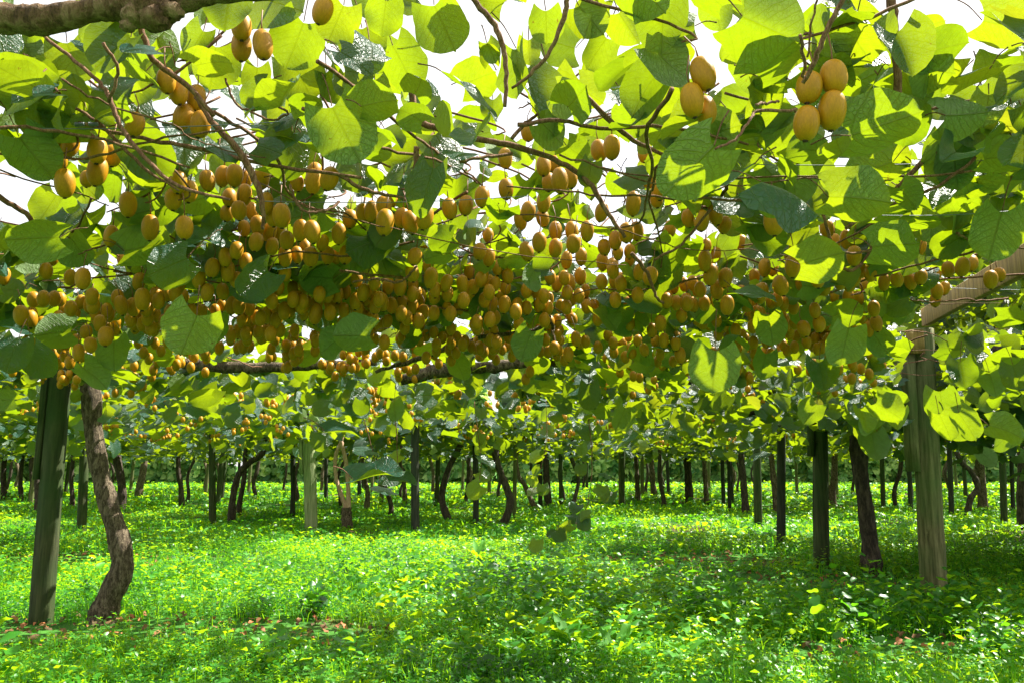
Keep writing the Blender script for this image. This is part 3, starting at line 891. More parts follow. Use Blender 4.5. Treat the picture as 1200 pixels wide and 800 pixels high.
canes = [
 ([(235, 120), (255, 150), (280, 178), (296, 208), (303, 240), (300, 262)], 1.78, [7, 9, 10, 10, 7, 4], "ol"),
 ([(100, 150), (170, 165), (230, 172), (310, 188), (420, 200)], 1.82, [5, 6, 7, 6, 5], "ol"),
 ([(30, 30), (70, 58), (110, 90), (125, 112), (140, 150), (190, 205), (260, 225)], 1.5, [4, 5, 6, 7, 7, 6, 4], "ol"),
 ([(130, 60), (135, 78), (112, 105)], 1.4, 5, "ol"),
 ([(40, 72), (80, 120), (110, 140), (160, 190), (200, 215)], 1.75, [3, 4, 5, 5, 3], "ol"),
 ([(170, 35), (180, 70), (215, 95), (240, 125)], 1.6, [9, 9, 8, 7], "ol"),
 ([(535, -10), (560, 8), (582, 32), (592, 60), (592, 112)], 1.42, [7, 9, 9, 8, 6], "or"),
 ([(668, -10), (662, 18), (650, 48), (632, 68), (600, 90)], 1.32, [7, 8, 6, 6, 4], "or"),
 ([(485, 100), (487, 138), (510, 152), (560, 163), (610, 172), (650, 184), (690, 208), (712, 240), (735, 272)], 1.95, [9, 10, 9, 9, 9, 8, 8, 7, 5], "ol"),
 ([(600, 168), (620, 140), (640, 118)], 1.9, [6, 5, 3], "or"),
 ([(540, 195), (570, 182), (600, 172)], 1.9, 5, "ol"),
 ([(675, 108), (710, 138), (745, 160), (800, 180)], 1.7, [6, 8, 7, 5], "or"),
 ([(1034, -10), (1045, 35), (1054, 72), (1062, 115), (1075, 135)], 1.5, [13, 14, 12, 12, 7], "or"),
 ([(1054, 45), (1085, 38), (1120, 32)], 1.5, [9, 8, 5], "or"),
 ([(992, -10), (972, 28), (962, 60), (955, 80)], 1.22, [6, 8, 8, 6], "or"),
 ([(955, -10), (954, 20), (960, 50)], 1.25, 3.5, "or"),
 ([(930, 52), (945, 72), (955, 82)], 1.25, 5, "or"),
 ([(1100, 160), (1075, 195), (1042, 232), (1000, 262)], 1.95, [6, 8, 7, 5], "or"),
 ([(1135, 190), (1100, 218), (1050, 235)], 1.9, 5, "or"),
 ([(-20, 222), (10, 238), (28, 252), (33, 280)], 2.0, [8, 8, 7, 5], "ol"),
 ([(833, 183), (862, 165), (880, 138), (890, 126), (930, 120), (946, 112)], 1.28, [3.5, 4, 4, 5, 5, 4], "or"),
 ([(880, 132), (900, 118), (925, 104)], 1.28, 4, "or"),
 ([(270, 100), (282, 128), (300, 130), (322, 122), (334, 128), (310, 132), (280, 118)], 1.62, 3.5, "ol"),
 ([(344, 222), (352, 245), (366, 247), (384, 240), (392, 228)], 1.75, 4, "ol"),
 ([(960, 255), (972, 285), (985, 310), (1000, 316), (1018, 304), (1030, 285)], 2.4, 4.5, "or"),
 ([(985, 300), (1010, 295), (1035, 288)], 2.4, 3.5, "or"),
 ([(400, 210), (430, 222), (470, 225)], 2.0, [6, 6, 4], "ol"),
 ([(490, 315), (478, 325), (465, 330), (440, 325), (410, 326)], 2.5, 3.5, "ol"),
 ([(400, 320), (440, 322), (470, 322)], 2.7, 4, "ol"),
 ([(738, 300), (758, 320), (770, 345), (780, 352)], 2.5, [6, 5, 4, 4], "or"),
 ([(830, 250), (800, 285), (770, 300)], 2.2, 4, "or"),
 ([(490, 178), (486, 210), (484, 240)], 1.9, [8, 8, 7], "ol"),
]
for pts, Y, w, k in canes:
    P = smooth_path(pixpath(pts, Y, np.asarray(w)*.85), 6, .0012)
    P[:, 1] += np.linspace(-.03, .05, len(P))
    cb = MB(); cb.tube(P[:, :3], P[:, 3], 8, rough=.12); cb.build("cane", M_CANE, owners[k])

# old horizontal cordons of the row beyond
cord = [([(130, 425), (200, 424), (290, 431), (360, 428), (440, 424)], 5.3, [12, 13, 14, 11, 8], "a"),
        ([(470, 445), (520, 434), (570, 430), (640, 424), (700, 428)], 5.4, [12, 16, 14, 11, 10], "a"),
        ([(690, 428), (760, 438), (840, 447), (930, 462), (1000, 476)], [5.6, 6.2, 6.8, 7.3, 7.7], [12, 14, 15, 15, 14], "b"),
        ([(985, 478), (940, 470), (900, 478), (860, 486)], 7.6, [14, 13, 10, 8], "b"),
        ([(106, 436), (70, 422), (20, 415), (-60, 405)], 5.4, [22, 16, 13, 11], "a"),
        ([(1040, 430), (1100, 418), (1160, 410), (1230, 400)], [7.4, 7, 6.6, 6.2], [12, 12, 12, 10], "b"),
        ([(100, 440), (130, 428), (170, 424)], 5.3, [22, 15, 12], "a"),
        ([(440, 436), (490, 420), (530, 405), (560, 395)], 4.4, [4, 6, 5, 4], "a"),
        ([(650, 405), (648, 385), (642, 370)], 3.6, 4, "a"),
        ([(560, 395), (620, 388), (650, 382)], 3.7, 5, "a")]
for pts, Y, w, k in cord:
    P = smooth_path(pixpath(pts, Y, w), 7, .004)
    P[:, 3] *= 1+rng.normal(0, .06, len(P))
    cb = MB(); cb.tube(P[:, :3], P[:, 3], 12, rough=.16)
    co = cb.build("cordon", M_BARKSHADED if k == "b" else M_BARK, trunk_a if k == "a" else trunk_b); co.location = (0, 0, 0)

# random thin canes through the near canopy
for i in range(110):
    y = 1.15+rng.random()**1.2*6.4
    x = rng.uniform(-.8, .8)*(y+.5)
    a = rng.uniform(0, math.pi)
    Ln = rng.uniform(.5, 1.4)
    z = rng.uniform(1.80, 2.0)
    p = [np.array((x, y, z))]
    h = a
    for s in range(6):
        h += rng.normal(0, .28)
        p.append(p[-1]+np.array((math.cos(h), math.sin(h)*.8, rng.normal(-.02, .09)))*Ln/6)
    p = np.array(p)
    if p[:, 1].min() < 1.12: continue
    p[:, 2] = np.clip(p[:, 2], 1.74, 2.1)
    r0 = rng.uniform(.0025, .0065)
    P = smooth_path(np.hstack([p, np.linspace(r0, r0*.55, len(p))[:, None]]), 4, .002)
    wood[owner_of(x, y)].tube(P[:, :3], P[:, 3], 6)
# fruiting shoots: one twig from each bunch up into the canopy
for bi in range(len(bunches)):
    m = [f["p"] for f in fruits if f["bunch"] == bi]
    c = np.mean(m, axis=0); top = max(p[2] for p in m)+.085
    for s in range(1 if len(m) < 4 else 2):
        a = rng.uniform(0, 6.28)
        e = np.array((math.cos(a), math.sin(a)*.6, 0))*rng.uniform(.08, .2)
        half = np.array((max(.03, np.ptp([p[0] for p in m])*.5), 0, 0))
        pts = [(*(c*np.array((1, 1, 0))-half+np.array((0, .015, top+.0))), .0022), (*(c*np.array((1, 1, 0))+np.array((0, .02, top+.015))), .0028), (*(c*np.array((1, 1, 0))+half*.8+e*.6+np.array((0, .03, top+.06))), .0034), (*(c*np.array((1, 1, 0))+e*1.6+np.array((0, .06, top+.14))), .004)]
        P = smooth_path(pts, 4, .001)
        wood[owner_of(c[0], c[1])].tube(P[:, :3], P[:, 3], 6)

# --- hand-placed leaves (px, py, apparent width, type, tip direction in the picture in degrees)
# L: underside towards us, D: dark upper side towards us, B: nearly edge-on with the bluish upper side showing
hero = [
 (520,30,62,'L',-70),(427,57,58,'L',-80),(473,77,62,'L',-75),(403,153,72,'L',-60),(573,63,28,'L',100),(560,92,48,'L',20),(557,110,72,'B',10),
 (577,128,28,'D',-90),(648,113,60,'L',-88),(473,160,45,'B',-60),(520,177,55,'D',-60),(500,222,64,'D',-90),(693,20,50,'L',-120),(737,83,55,'L',-150),
 (777,22,78,'L',-90),(775,120,60,'L',-160),(812,196,84,'L',-140),(900,33,84,'L',-30),(1000,43,74,'L',-60),(1075,80,74,'L',0),(1033,147,82,'L',0),
 (860,133,58,'L',180),(1153,123,58,'D',-90),(1196,120,50,'L',-90),(1110,187,60,'L',-100),(1003,232,72,'L',-10),(1057,243,36,'D',-40),(925,224,80,'B',0),
 (847,216,72,'B',-160),(910,177,40,'B',-150),(1107,47,44,'B',-30),(1177,30,60,'L',-30),(887,80,56,'L',-100),(1020,93,58,'L',-20),(1090,30,30,'L',0),
 (160,100,42,'L',-90),(147,122,58,'D',-90),(177,182,60,'D',-40),(338,183,54,'D',-100),(250,77,56,'L',-100),(230,50,40,'L',-110),(347,50,62,'L',-100),
 (353,92,58,'L',-70),(60,110,62,'L',-60),(47,134,62,'D',-90),(40,183,62,'L',-60),(57,242,42,'L',-120),(157,40,40,'L',-60),(267,10,54,'D',-90),(120,150,40,'L',-50),
 (42,279,58,'L',190),(65,390,38,'L',200),(15,413,42,'D',-90),(50,420,40,'D',-60),(110,440,36,'L',-30),(133,413,36,'L',-80),(125,347,36,'L',-90),(200,312,52,'D',-160),
 (240,288,40,'L',-60),(300,330,50,'D',-150),(333,338,32,'L',-120),(373,325,40,'L',190),(222,390,60,'L',-110),(250,385,36,'L',-90),(167,290,48,'L',20),(390,402,40,'L',-150),
 (360,417,28,'L',-150),(460,290,36,'L',-20),(415,393,44,'L',180),(488,388,26,'L',-90),(590,287,34,'L',-90),(617,403,38,'L',-120),(538,430,28,'L',-80),(630,423,28,'L',-90),
 (702,393,30,'D',-60),(753,373,32,'L',60),(733,403,24,'L',-60),(690,463,30,'D',-90),(728,488,28,'L',-90),(733,433,22,'L',0),(463,480,22,'L',-80),(478,492,20,'L',-60),
 (837,432,52,'L',-90),(895,427,32,'L',-100),(927,407,28,'L',-70),(963,437,34,'D',-90),(990,402,48,'L',-100),(960,303,54,'L',0),(1047,287,60,'L',10),(883,344,46,'B',-30),
 (927,325,32,'B',-20),(903,383,38,'L',-90),(1058,362,30,'L',-60),(1030,400,34,'L',-60),(990,365,38,'L',10),(950,483,28,'L',-140),(1013,490,28,'L',-80),(1040,480,34,'L',-40),
 (1167,273,60,'L',-120),(1128,437,34,'D',-90),(1163,447,28,'L',-80),(1133,497,36,'L',-60),(1177,503,36,'L',-20),(1107,497,34,'L',-80),(1190,440,30,'D',-90),
 (440,555,60,'B',0),(400,503,44,'B',0),(375,516,22,'D',-80),(470,563,34,'B',-10),(690,20,46,'L',-60),(640,30,40,'L',-90),(450,20,44,'L',-100),(395,25,50,'L',-110),
 (30,30,40,'L',-120),(85,70,50,'L',-60),(10,80,46,'L',-150),(30,60,36,'L',-30),(1150,160,50,'L',-30),(1185,60,44,'B',-10),(1020,200,60,'L',-160),(960,200,40,'L',-60),
 (1120,230,50,'L',-40),(1160,210,44,'L',-150),(1090,260,44,'L',-100),(700,60,44,'L',-120),(735,30,46,'L',-60),(840,15,40,'L',-90),(860,60,34,'L',-140),(800,60,30,'L',-60),
 (300,95,40,'L',-90),(190,60,40,'L',-60),(110,40,36,'L',-140),(390,100,40,'L',-60),(330,130,40,'L',-80),(440,110,40,'L',-90),(690,110,40,'L',-50),(620,60,30,'L',-90),
 (540,250,40,'L',-60),(505,270,34,'D',-40),(445,310,34,'L',-20),(590,300,30,'L',-90),(575,60,26,'L',-60),(1060,200,36,'L',-90),
]
def view_frame(p, kind, tip):
    v = np.array((0, 0, CAM_H))-p; v /= np.linalg.norm(v)          # towards the camera
    up = np.array((0, 0, 1.)); right = np.cross(-v, up); right /= np.linalg.norm(right); upv = np.cross(right, -v)
    a = math.radians(tip+rng.normal(0, 8))
    D = right*math.cos(a)+upv*math.sin(a)
    if kind == 'L': N = -v*1.0+up*rng.uniform(.15, .7)+right*rng.normal(0, .3)
    elif kind == 'D': N = v*1.0+up*rng.uniform(.1, .5)+right*rng.normal(0, .3)
    else: N = up*1.0+v*rng.uniform(.25, .5)+right*rng.normal(0, .25)
    return N, D
H = {k: [] for k in owners}
heropix = []
for px, py, w, kind, tip in hero:
    Y = min(.128*F/w, 6.6)
    # stay inside the layer the canopy occupies
    z = at(px, py, Y)[2]
    if z > 2.12: Y *= (2.12-CAM_H)/(z-CAM_H)
    p = at(px, py, Y)
    N, D = view_frame(p, kind, tip)
    size = w*Y/F/1.04
    H[owner_of(p[0], Y)].append((p, N, D, size, kind))
    heropix.append((px, py, w, Y))
def petiole(mb, base, D, N, Ln):
    e = base-D*Ln*.75+np.array((0, 0, 1))*Ln*.35+rng.normal(0, .15, 3)*Ln
    m = (base+e)/2+np.array((0, 0, .12*Ln))-N*.0
    mb.tube(smooth_path([(*base, .0014), (*m, .0015), (*e, .0020)], 3)[:, :3], [.0013]*3+[.0015]*3+[.002], 5, cap=False)
for k, l in H.items():
    if not l: continue
    P, N, D, S = (np.array([x[i] for x in l], float) for i in range(4))
    r = np.array([rng.uniform(.35, .93) if x[4] == 'L' else rng.uniform(.05, .6) for x in l])
    arr = leaf_arrays(P, N, D, S, 0, curl=1.0, rnd=r)
    crown[k].add(arr)
    for b0, dd, nn, s in zip(arr[4], D, N, S): petiole(wood[k], b0, dd/np.linalg.norm(dd), nn/np.linalg.norm(nn), s*rng.uniform(.5, .8))

# --- the rest of the near canopy
FP = np.array([f["p"] for f in fruits]); FX, FY, FZ = project(FP); FW = np.array([f["w"] for f in fruits])
holes = [(545, 75, 42, 48), (1095, 12, 50, 22), (22, 222, 30, 30), (845, 62, 26, 34), (40, 245, 40, 10), (700, 50, 10, 10), (130, 245, 14, 14), (390, 240, 10, 10), (1000, 195, 20, 12), (620, 25, 16, 22)]
clear = [((-20, 20), (230, 14), 24, 1.5), ((64, 445), (48, 720), 20, 5.9), ((112, 470), (130, 720), 12, 5.5), ((1078, 390), (1092, 700), 18, 6.6), ((1095, 365), (1210, 305), 30, 5.6), ((962, 510), (963, 660), 6, 8), ((1005, 520), (1020, 660), 7, 7.5), ((210, 428), (430, 428), 7, 5.2), ((480, 440), (640, 426), 7, 5.2)]
def canopy(n, xr, yr, zf, sizer, tilt, lod, keep_fruit=True, dens=None):
    y = yr[0]+(yr[1]-yr[0])*rng.random(n)
    x = rng.uniform(-1, 1, n)*xr(y) if callable(xr) else rng.uniform(xr[0], xr[1], n)
    z = zf(x, y, n)
    keep = np.ones(n, bool) if dens is None else rng.random(n) < dens(x, y)
    s = rng.uniform(*sizer, n)
    P = np.stack([x, y, z], -1)
    px, py, cz = project(P)
    lp = s*F/np.maximum(cz, .2)
    for (ax, ay), (bx, by), rad, yl in clear:          # nothing hangs right in front of the posts, beam and old cordons
        dx_, dy_ = bx-ax, by-ay
        tt = np.clip(((px-ax)*dx_+(py-ay)*dy_)/(dx_*dx_+dy_*dy_), 0, 1)
        keep &= ~((np.hypot(px-ax-tt*dx_, py-ay-tt*dy_) < rad+lp*.42) & (y < yl) & (rng.random(n) < .99))
    keep &= ~((y > 6.6) & (y < 12) & (x > -3.2) & (x < .6) & (rng.random(n) < .85))
    for hx, hy, ha, hb in holes:
        keep &= ((px-hx)/(ha+lp*.38))**2+((py-hy)/(hb+lp*.38))**2 > 1
    if keep_fruit:
        for i in range(len(fruits)):
            near = (cz < FZ[i]+.03) & ((px-FX[i])**2+(py-FY[i])**2 < (FW[i]*.5+lp*.40)**2)
            keep &= ~(near & (rng.random(n) < .95))
    P, s = P[keep], s[keep]
    m = len(P)
    N = np.array((0, 0, 1.))+rng.normal(0, tilt, (m, 3))
    N[:, 1] += .35*rng.random(m)               # blades lean to the light
    N[:, 2] = np.where(N[:, 2] < -.1, -N[:, 2], N[:, 2])
    hang = rng.random(m) < .28
    N[hang] = np.array((0, -.9, .35))+rng.normal(0, .45, (hang.sum(), 3))
    a = rng.uniform(0, 6.28, m)
    D = np.stack([np.cos(a), np.sin(a), rng.uniform(-.9, .1, m)], -1)
    own = np.array([owner_of(xx, yy) for xx, yy in P[:, :2]])
    for k in owners:
        q = own == k
        if q.sum():
            arr = leaf_arrays(P[q], N[q], D[q], s[q], lod)
            crown[k].add(arr)
            if lod <= 1:
                for b0, dd, nn, ss in list(zip(arr[4], D[q], N[q], s[q])):
                    if rng.random() < .7: petiole(wood[k], b0, dd/np.linalg.norm(dd), nn/np.linalg.norm(nn), ss*rng.uniform(.4, .8))
    return m
lump = lambda x, y: vnoise(x*1.6, y*1.6, 9)
c1 = canopy(640, lambda y: .75*y+.5, (1.32, 2.4), lambda x, y, n: 1.92+.16*(lump(x, y)-.5)+rng.normal(0, .06, n), (.065, .115), .65, 1, dens=lambda x, y: .30+.8*lump(x+5, y))
c2 = canopy(3300, lambda y: .75*y+.6, (2.4, 4.2), lambda x, y, n: 1.90+.18*(lump(x, y)-.5)+rng.normal(0, .07, n), (.08, .135), .72, 1, dens=lambda x, y: .25+.9*lump(x+5, y))
c8 = canopy(950, lambda y: .74*y+.4, (1.7, 4.6), lambda x, y, n: rng.uniform(1.95, 2.42, n), (.075, .13), .75, 1, keep_fruit=False, dens=lambda x, y: .35+.8*lump(x+5, y))
c3 = canopy(3700, lambda y: .75*y+.8, (4.2, 8.4), lambda x, y, n: 1.84+.22*(lump(x, y)-.5)+rng.normal(0, .08, n), (.09, .15), .5, 2, dens=lambda x, y: .1+.9*lump(x+5, y))
# hanging skirts of the row at five to eight metres
c4 = canopy(1300, lambda y: .72*y+.3, (4.6, 6.6), lambda x, y, n: 1.78-np.abs(rng.normal(0, .17, n)), (.08, .14), .7, 2, dens=lambda x, y: np.clip(vnoise(x*1.1, y*.9, 31)*1.7-.35, 0, 1))
c5 = canopy(1300, (3.35, 6.6), (6.2, 9.0), lambda x, y, n: 2.12-np.abs(rng.normal(0, .36, n)), (.09, .15), .7, 2)
c7 = canopy(8600, (4.2, 10.0), (6.3, 10.2), lambda x, y, n: rng.uniform(1.66, 3.3, n), (.10, .16), .75, 2, keep_fruit=False)  # deep leaf slab, thickened and raised to block sun behind the beam
c6 = canopy(560, (.4, 3.3), (5.6, 8.0), lambda x, y, n: 1.85-np.abs(rng.normal(0, .2, n)), (.08, .14), .7, 2)
print("near leaves", c1, c2, c3, c4, c5, c6)

# shoots that dangle below the canopy, with their leaves
def shoot(pts, Y, k, leaf_px, n, kinds):
    P = smooth_path(pixpath(pts, Y, 2.2), 6, .003)
    wood[k].tube(P[:, :3], np.linspace(.004, .002, len(P)), 6)
    idx = np.linspace(1, len(P)-1, n).astype(int)
    pos = P[idx, :3]+rng.normal(0, .07, (n, 3))*np.array((1, .8, .5))
    fr = [view_frame(p, kinds[i % len(kinds)], rng.choice([-40, -140, -90])) for i, p in enumerate(pos)]
    crown[k].add(leaf_arrays(pos, np.array([f[0] for f in fr]), np.array([f[1] for f in fr]), np.full(n, leaf_px*Y/F)*rng.uniform(.75, 1.15, n), 1))
shoot([(690, 490), (694, 540), (690, 580), (682, 606), (662, 625), (646, 640)], 5.6, "b", 15, 15, "DBLDBL")
shoot([(556, 470), (560, 510), (564, 540), (560, 575)], 6.2, "a", 18, 7, "LBD")
shoot([(463, 485), (466, 530), (466, 550)], 5.8, "a", 16, 4, "LB")
shoot([(640, 470), (640, 520), (630, 560), (622, 580)], 8.0, "b", 14, 10, "BLD")
shoot([(1000, 470), (1025, 500), (1035, 530)], 6.0, "b", 28, 7, "L")
shoot([(1100, 470), (1130, 495), (1175, 508)], 5.2, "b", 34, 4, "L")
shoot([(420, 470), (440, 540), (446, 570)], 5.6, "a", 26, 4, "B")

for k in owners:
    tag(wood[k].build("twigs", M_CANE, owners[k]), kind="stuff")
    crown[k].build("crown", M_LEAF, owners[k])

# --- vines farther back: own trunks, shared crowns
def far_crown(seed, n=1000, half=2.0):
    L = Leaves()
    x = rng.uniform(-half, half, n); y = rng.uniform(-half, half, n)
    hang = rng.random(n) < .34
    z = np.where(hang, 1.80-np.abs(rng.normal(0, .22, n)), 1.88+rng.normal(0, .08, n))
    d = vnoise(x*1.1+seed*7, y*1.1, seed)
    kp = (d > .24) & (z > 1.22)
    P = np.stack([x, y, z], -1)[kp]; m = len(P)
    N = np.array((0, 0, 1.))+rng.normal(0, .6, (m, 3)); N[:, 2] = np.abs(N[:, 2])
    a = rng.uniform(0, 6.28, m)
    L.add(leaf_arrays(P, N, np.stack([np.cos(a), np.sin(a), rng.uniform(-.8, .1, m)], -1), rng.uniform(.11, .19, m), 3))
    return L.mesh("crown", M_LEAF)
far_crowns = [far_crown(40+i) for i in range(6)]

def far_trunk_mesh(seed, r=.055, lean=.15):
    random.seed(seed); r0 = np.random.default_rng(seed)
    b = MB()
    l = r0.normal(0, lean, 2)
    pts = [(0, 0, -.12, r*1.35), (l[0]*.2, l[1]*.2, .25, r), (r0.normal(0, .07), r0.normal(0, .05), .8, r*.88), (l[0], l[1], 1.35, r*.85), (l[0]*1.8, l[1]*1.8, 1.78, r*.8)]
    P = smooth_path(pts, 6); P[:, 3] *= 1+r0.normal(0, .05, len(P))
    b.tube(P[:, :3], P[:, 3], 12, rough=.14)
    for s in (-1, 1):
        pts = [(l[0]*1.4, l[1]*1.4, 1.6, r*.6), (l[0]*1.5+s*.35, l[1]*1.5+r0.normal(0, .1), 1.78, r*.5), (l[0]*1.6+s*.95, l[1]*1.5+r0.normal(0, .2), 1.82, r*.38), (l[0]*1.6+s*1.7, l[1]*1.5+r0.normal(0, .3), 1.82, r*.25)]
        P = smooth_path(pts, 4, .01); b.tube(P[:, :3], P[:, 3], 8, rough=.16)
    return b

named = [   # pixel path of the trunk from the ground up, width, bark, label
 ([(589, 616), (598, 590), (592, 566), (582, 540), (580, 520)], 9, M_BARKSHADED, "crooked dark vine trunk in the middle distance right of centre"),
 ([(528, 615), (518, 586), (522, 560), (532, 535), (540, 520)], 8, M_BARKSHADED, "bent dark trunk right of the near black straight post"),
 ([(271, 611), (273, 582), (280, 555), (293, 541), (308, 530)], 8, M_BARKSHADED, "hooked vine trunk arching over to one side behind the near trunk"),
 ([(213, 594), (212, 570), (209, 550)], 6, M_BARKSHADED, "small dark upright trunk left of the hooked one"),
 ([(140, 600), (143, 572), (137, 535), (135, 515)], 10, M_BARKSHADED, "black trunk directly behind the twisted near trunk"),
 ([(429, 599), (431, 578), (426, 556), (424, 540)], 6, M_BARK, "brown trunk right of the pale two stemmed grafted vine"),
 ([(1134, 606), (1137, 584), (1146, 570), (1138, 552), (1126, 540)], 7, M_BARKSHADED, "kinked S shaped dark trunk right of the weathered grey post"),
 ([(1050, 596), (1048, 575), (1054, 555), (1056, 540)], 5, M_BARKSHADED, "thin wavy dark trunk left of the weathered grey post"),
 ([(628, 598), (620, 580), (614, 566), (607, 555)], 6, M_BARK, "pale brown trunk leaning over beside the grey far post"),
 ([(643, 592), (641, 570), (640, 545)], 8, M_BARKSHADED, "thick dark far trunk behind the hanging shoot"),
 ([(874, 602), (872, 575), (870, 548)], 8, M_BARKSHADED, "dark flared trunk left of the brown green post"),
 ([(911, 601), (908, 575), (905, 545)], 7, M_BARK, "brown trunk half hidden by the slim black post"),
 ([(977, 593), (975, 575), (978, 556)], 8, M_BARK, "pale leaning trunk seen between the green post and black trunk"),
 ([(808, 588), (807, 570), (806, 550)], 9, M_BARKSHADED, "stout dark far trunk right of centre"),
 ([(767, 583), (765, 565), (764, 550)], 7, M_BARK, "flared greyish far trunk left of the stout dark one"),
 ([(1152, 597), (1151, 575), (1150, 560)], 10, M_BARK, "short looking thick grey trunk near the right edge"),
 ([(1198, 622), (1196, 580), (1197, 540)], 9, M_BARKSHADED, "dark trunk cut by the right edge of the picture"),
 ([(25, 585), (24, 565), (25, 548)], 5, M_BARKSHADED, "thin dark far trunk left of the mossy post"),
 ([(37, 587), (38, 565), (37, 548)], 6, M_BARKSHADED, "dark far trunk just left of the mossy post"),
 ([(5, 585), (4, 560), (5, 540)], 6, M_BARKSHADED, "dark far trunk at the left edge of the picture"),
 ([(474, 590), (474, 570), (470, 552)], 5, M_BARK, "pale far trunk left of the near black straight post"),
 ([(162, 583), (164, 568), (167, 555)], 8, M_BARK, "grey leaning far trunk right of the twisted near trunk"),
 ([(300, 583), (297, 565), (301, 552)], 5, M_BARKSHADED, "thin dark far trunk right of the hooked trunk"),
 ([(545, 590), (548, 572), (549, 556)], 5, M_BARKSHADED, "thin far trunk left of the thin dark post"),
 ([(748, 587), (747, 570), (746, 550)], 6, M_BARK, "reddish grey far trunk near the middle of the orchard"),
 ([(828, 590), (827, 570), (826, 552)], 6, M_BARK, "greyish far trunk right of the stout dark one"),
]
random.seed(5)
taken = []
for i, (pts, w, m, lab) in enumerate(named):
    g = ground_at(*pts[0]); Y = g[1]
    root = vine("kiwi_vine", (g[0], Y, 0), lab)
    b = MB()
    n = len(pts)
    rows = [(g[0], Y, -.12, .62*w*Y/F)]+pixpath(pts, Y, [w*(1.15 if j == 0 else 1-.04*j) for j in range(n)])
    last = rows[-1]
    rows.append((last[0]+(last[0]-rows[-2][0])*.8, Y+.1, 1.84, last[3]*.8))
    P = smooth_path(rows, 6); P[:, 3] *= 1+rng.normal(0, .06, len(P))
    b.tube(P[:, :3], P[:, 3], 12, rough=.16)
    for s in (-1, 1):
        e = P[-1]
        arm = smooth_path([(P[-4][0], P[-4][1], P[-4][2], e[3]*.8), (e[0]+s*.4, Y+rng.normal(0, .1), 1.80, e[3]*.6), (e[0]+s*1.1, Y+rng.normal(0, .2), 1.84, e[3]*.45), (e[0]+s*1.8, Y+rng.normal(0, .3), 1.83, e[3]*.3)], 4, .012)
        b.tube(arm[:, :3], arm[:, 3], 8, rough=.2)
    b.build("trunk", m, root)
    c = link("crown", far_crowns[i % 6], root, world=False)
    c.rotation_euler.z = random.uniform(0, 6.28)
    taken.append((g[0], Y))

# pale grafted vine: dark rootstock, two light stems that cross
g = ground_at(407, 620); Y = g[1]
root = vine("grafted_vine", (g[0], Y, 0), "young grafted vine of two pale crossing stems on a stubby rootstock")
b = MB(); P = smooth_path([(g[0], Y, -.1, .095)]+pixpath([(407, 617), (406, 605), (406, 594)], Y, [13, 12, 12]), 6)
P[:, 3] *= 1+rng.normal(0, .05, len(P)); b.tube(P[:, :3], P[:, 3], 14, rough=.12); b.build("rootstock", M_BARK, root)
for pts, w in (([(407, 598), (401, 582), (394, 560), (393, 535), (400, 515), (404, 495)], [7, 5, 4.5, 4.5, 4, 4]), ([(408, 598), (408, 575), (406, 545), (401, 522), (396, 505), (392, 490)], [7, 5, 5, 5, 4, 4])):
    b = MB(); P = smooth_path(pixpath(pts, Y, w), 6, .003); b.tube(P[:, :3], P[:, 3], 9, rough=.08); b.build("stem", M_PALECANE, root)
c = link("crown", far_crowns[3], root, world=False); taken.append((g[0], Y))

# fill the orchard behind: rows of further vines and posts
far_trunks = [far_trunk_mesh(60+i, r=.05+.012*(i % 3)).mesh("trunk", (M_BARKSHADED, M_BARKSHADED, M_BARK)[i % 3]) for i in range(6)]
nfar = 0
rows_y = [9.6, 11.2, 17.0, 20.5, 24, 27.5, 31, 35]
for ry in rows_y:
    step = 3.9 if ry < 18 else (4.0 if ry < 30 else 4.2)
    for x0 in np.arange(-.72*ry-2, .72*ry+2, step):
        x = x0+random.uniform(-.5, .5)+ry*.13 % 2; y = ry+random.uniform(-.5, .5)
        if any((x-a)**2+(y-b_)**2 < 1.7**2 for a, b_ in taken): continue
        px, py, _ = project((x, y, 0))
        if ry < 12 and -4.6 < x < 1.2: continue
        if ry < 12:      # crowns of vines whose trunks the photo does not show here: leaf layer belongs to the row's canopy
            root = vine("kiwi_vine", (x, y, 0), "vine canopy hanging over the open grass strip in the middle distance", "middle distance vine canopy")
            c = link("crown", far_crowns[random.randrange(6)], root, world=False); c.rotation_euler.z = random.uniform(0, 6.28)
            b = MB(); P = smooth_path([(x-1.8, y, 1.83, .014), (x-.6, y+.1, 1.86, .018), (x+.6, y-.1, 1.85, .018), (x+1.8, y, 1.83, .014)], 5, .01)
            b.tube(P[:, :3], P[:, 3], 8, rough=.2); b.build("cane", M_BARKSHADED, root)
            continue
        band = "fourth" if ry < 19 else "mid" if ry < 29 else "last"
        lab, grp = {"fourth": ("small trunked vine in the rows just behind the named dark posts", "vines of the middle rows"),
                    "mid": ("thin far vine among the distant rows of trunks", "vines of the distant rows"),
                    "last": ("tiny far vine in the last rows before the hedge", "vines of the last rows")}[band]
        root = vine("kiwi_vine", (x, y, 0), lab, grp)
        t = link("trunk", far_trunks[random.randrange(6)], root, world=False); t.rotation_euler.z = random.choice((0, math.pi))+random.uniform(-.3, .3)
        c = link("crown", far_crowns[random.randrange(6)], root, world=False); c.rotation_euler.z = random.uniform(0, 6.28)
        nfar += 1
far_post_meshes = [post_mesh((0, 0, -.12), (random.uniform(-.06, .06), 0, 1.84), .065, m, 90+i, sides=10, cracks=1) for i, m in enumerate((M_POSTSHADED, M_POSTGREY, M_POSTGREEN))]
for ry in rows_y[3:]:
    for x in np.arange(-.7*ry, .7*ry, 5.4):
        x = x+random.uniform(-.7, .7)+ry*.21 % 3
        o = link("trellis_post", far_post_meshes[random.randrange(3)]); o.location = (x, ry+random.uniform(-1.4, 1.4), -.12)
        tag(o, "far slim post among the distant vine trunks", "post", "far posts among the distant vines")

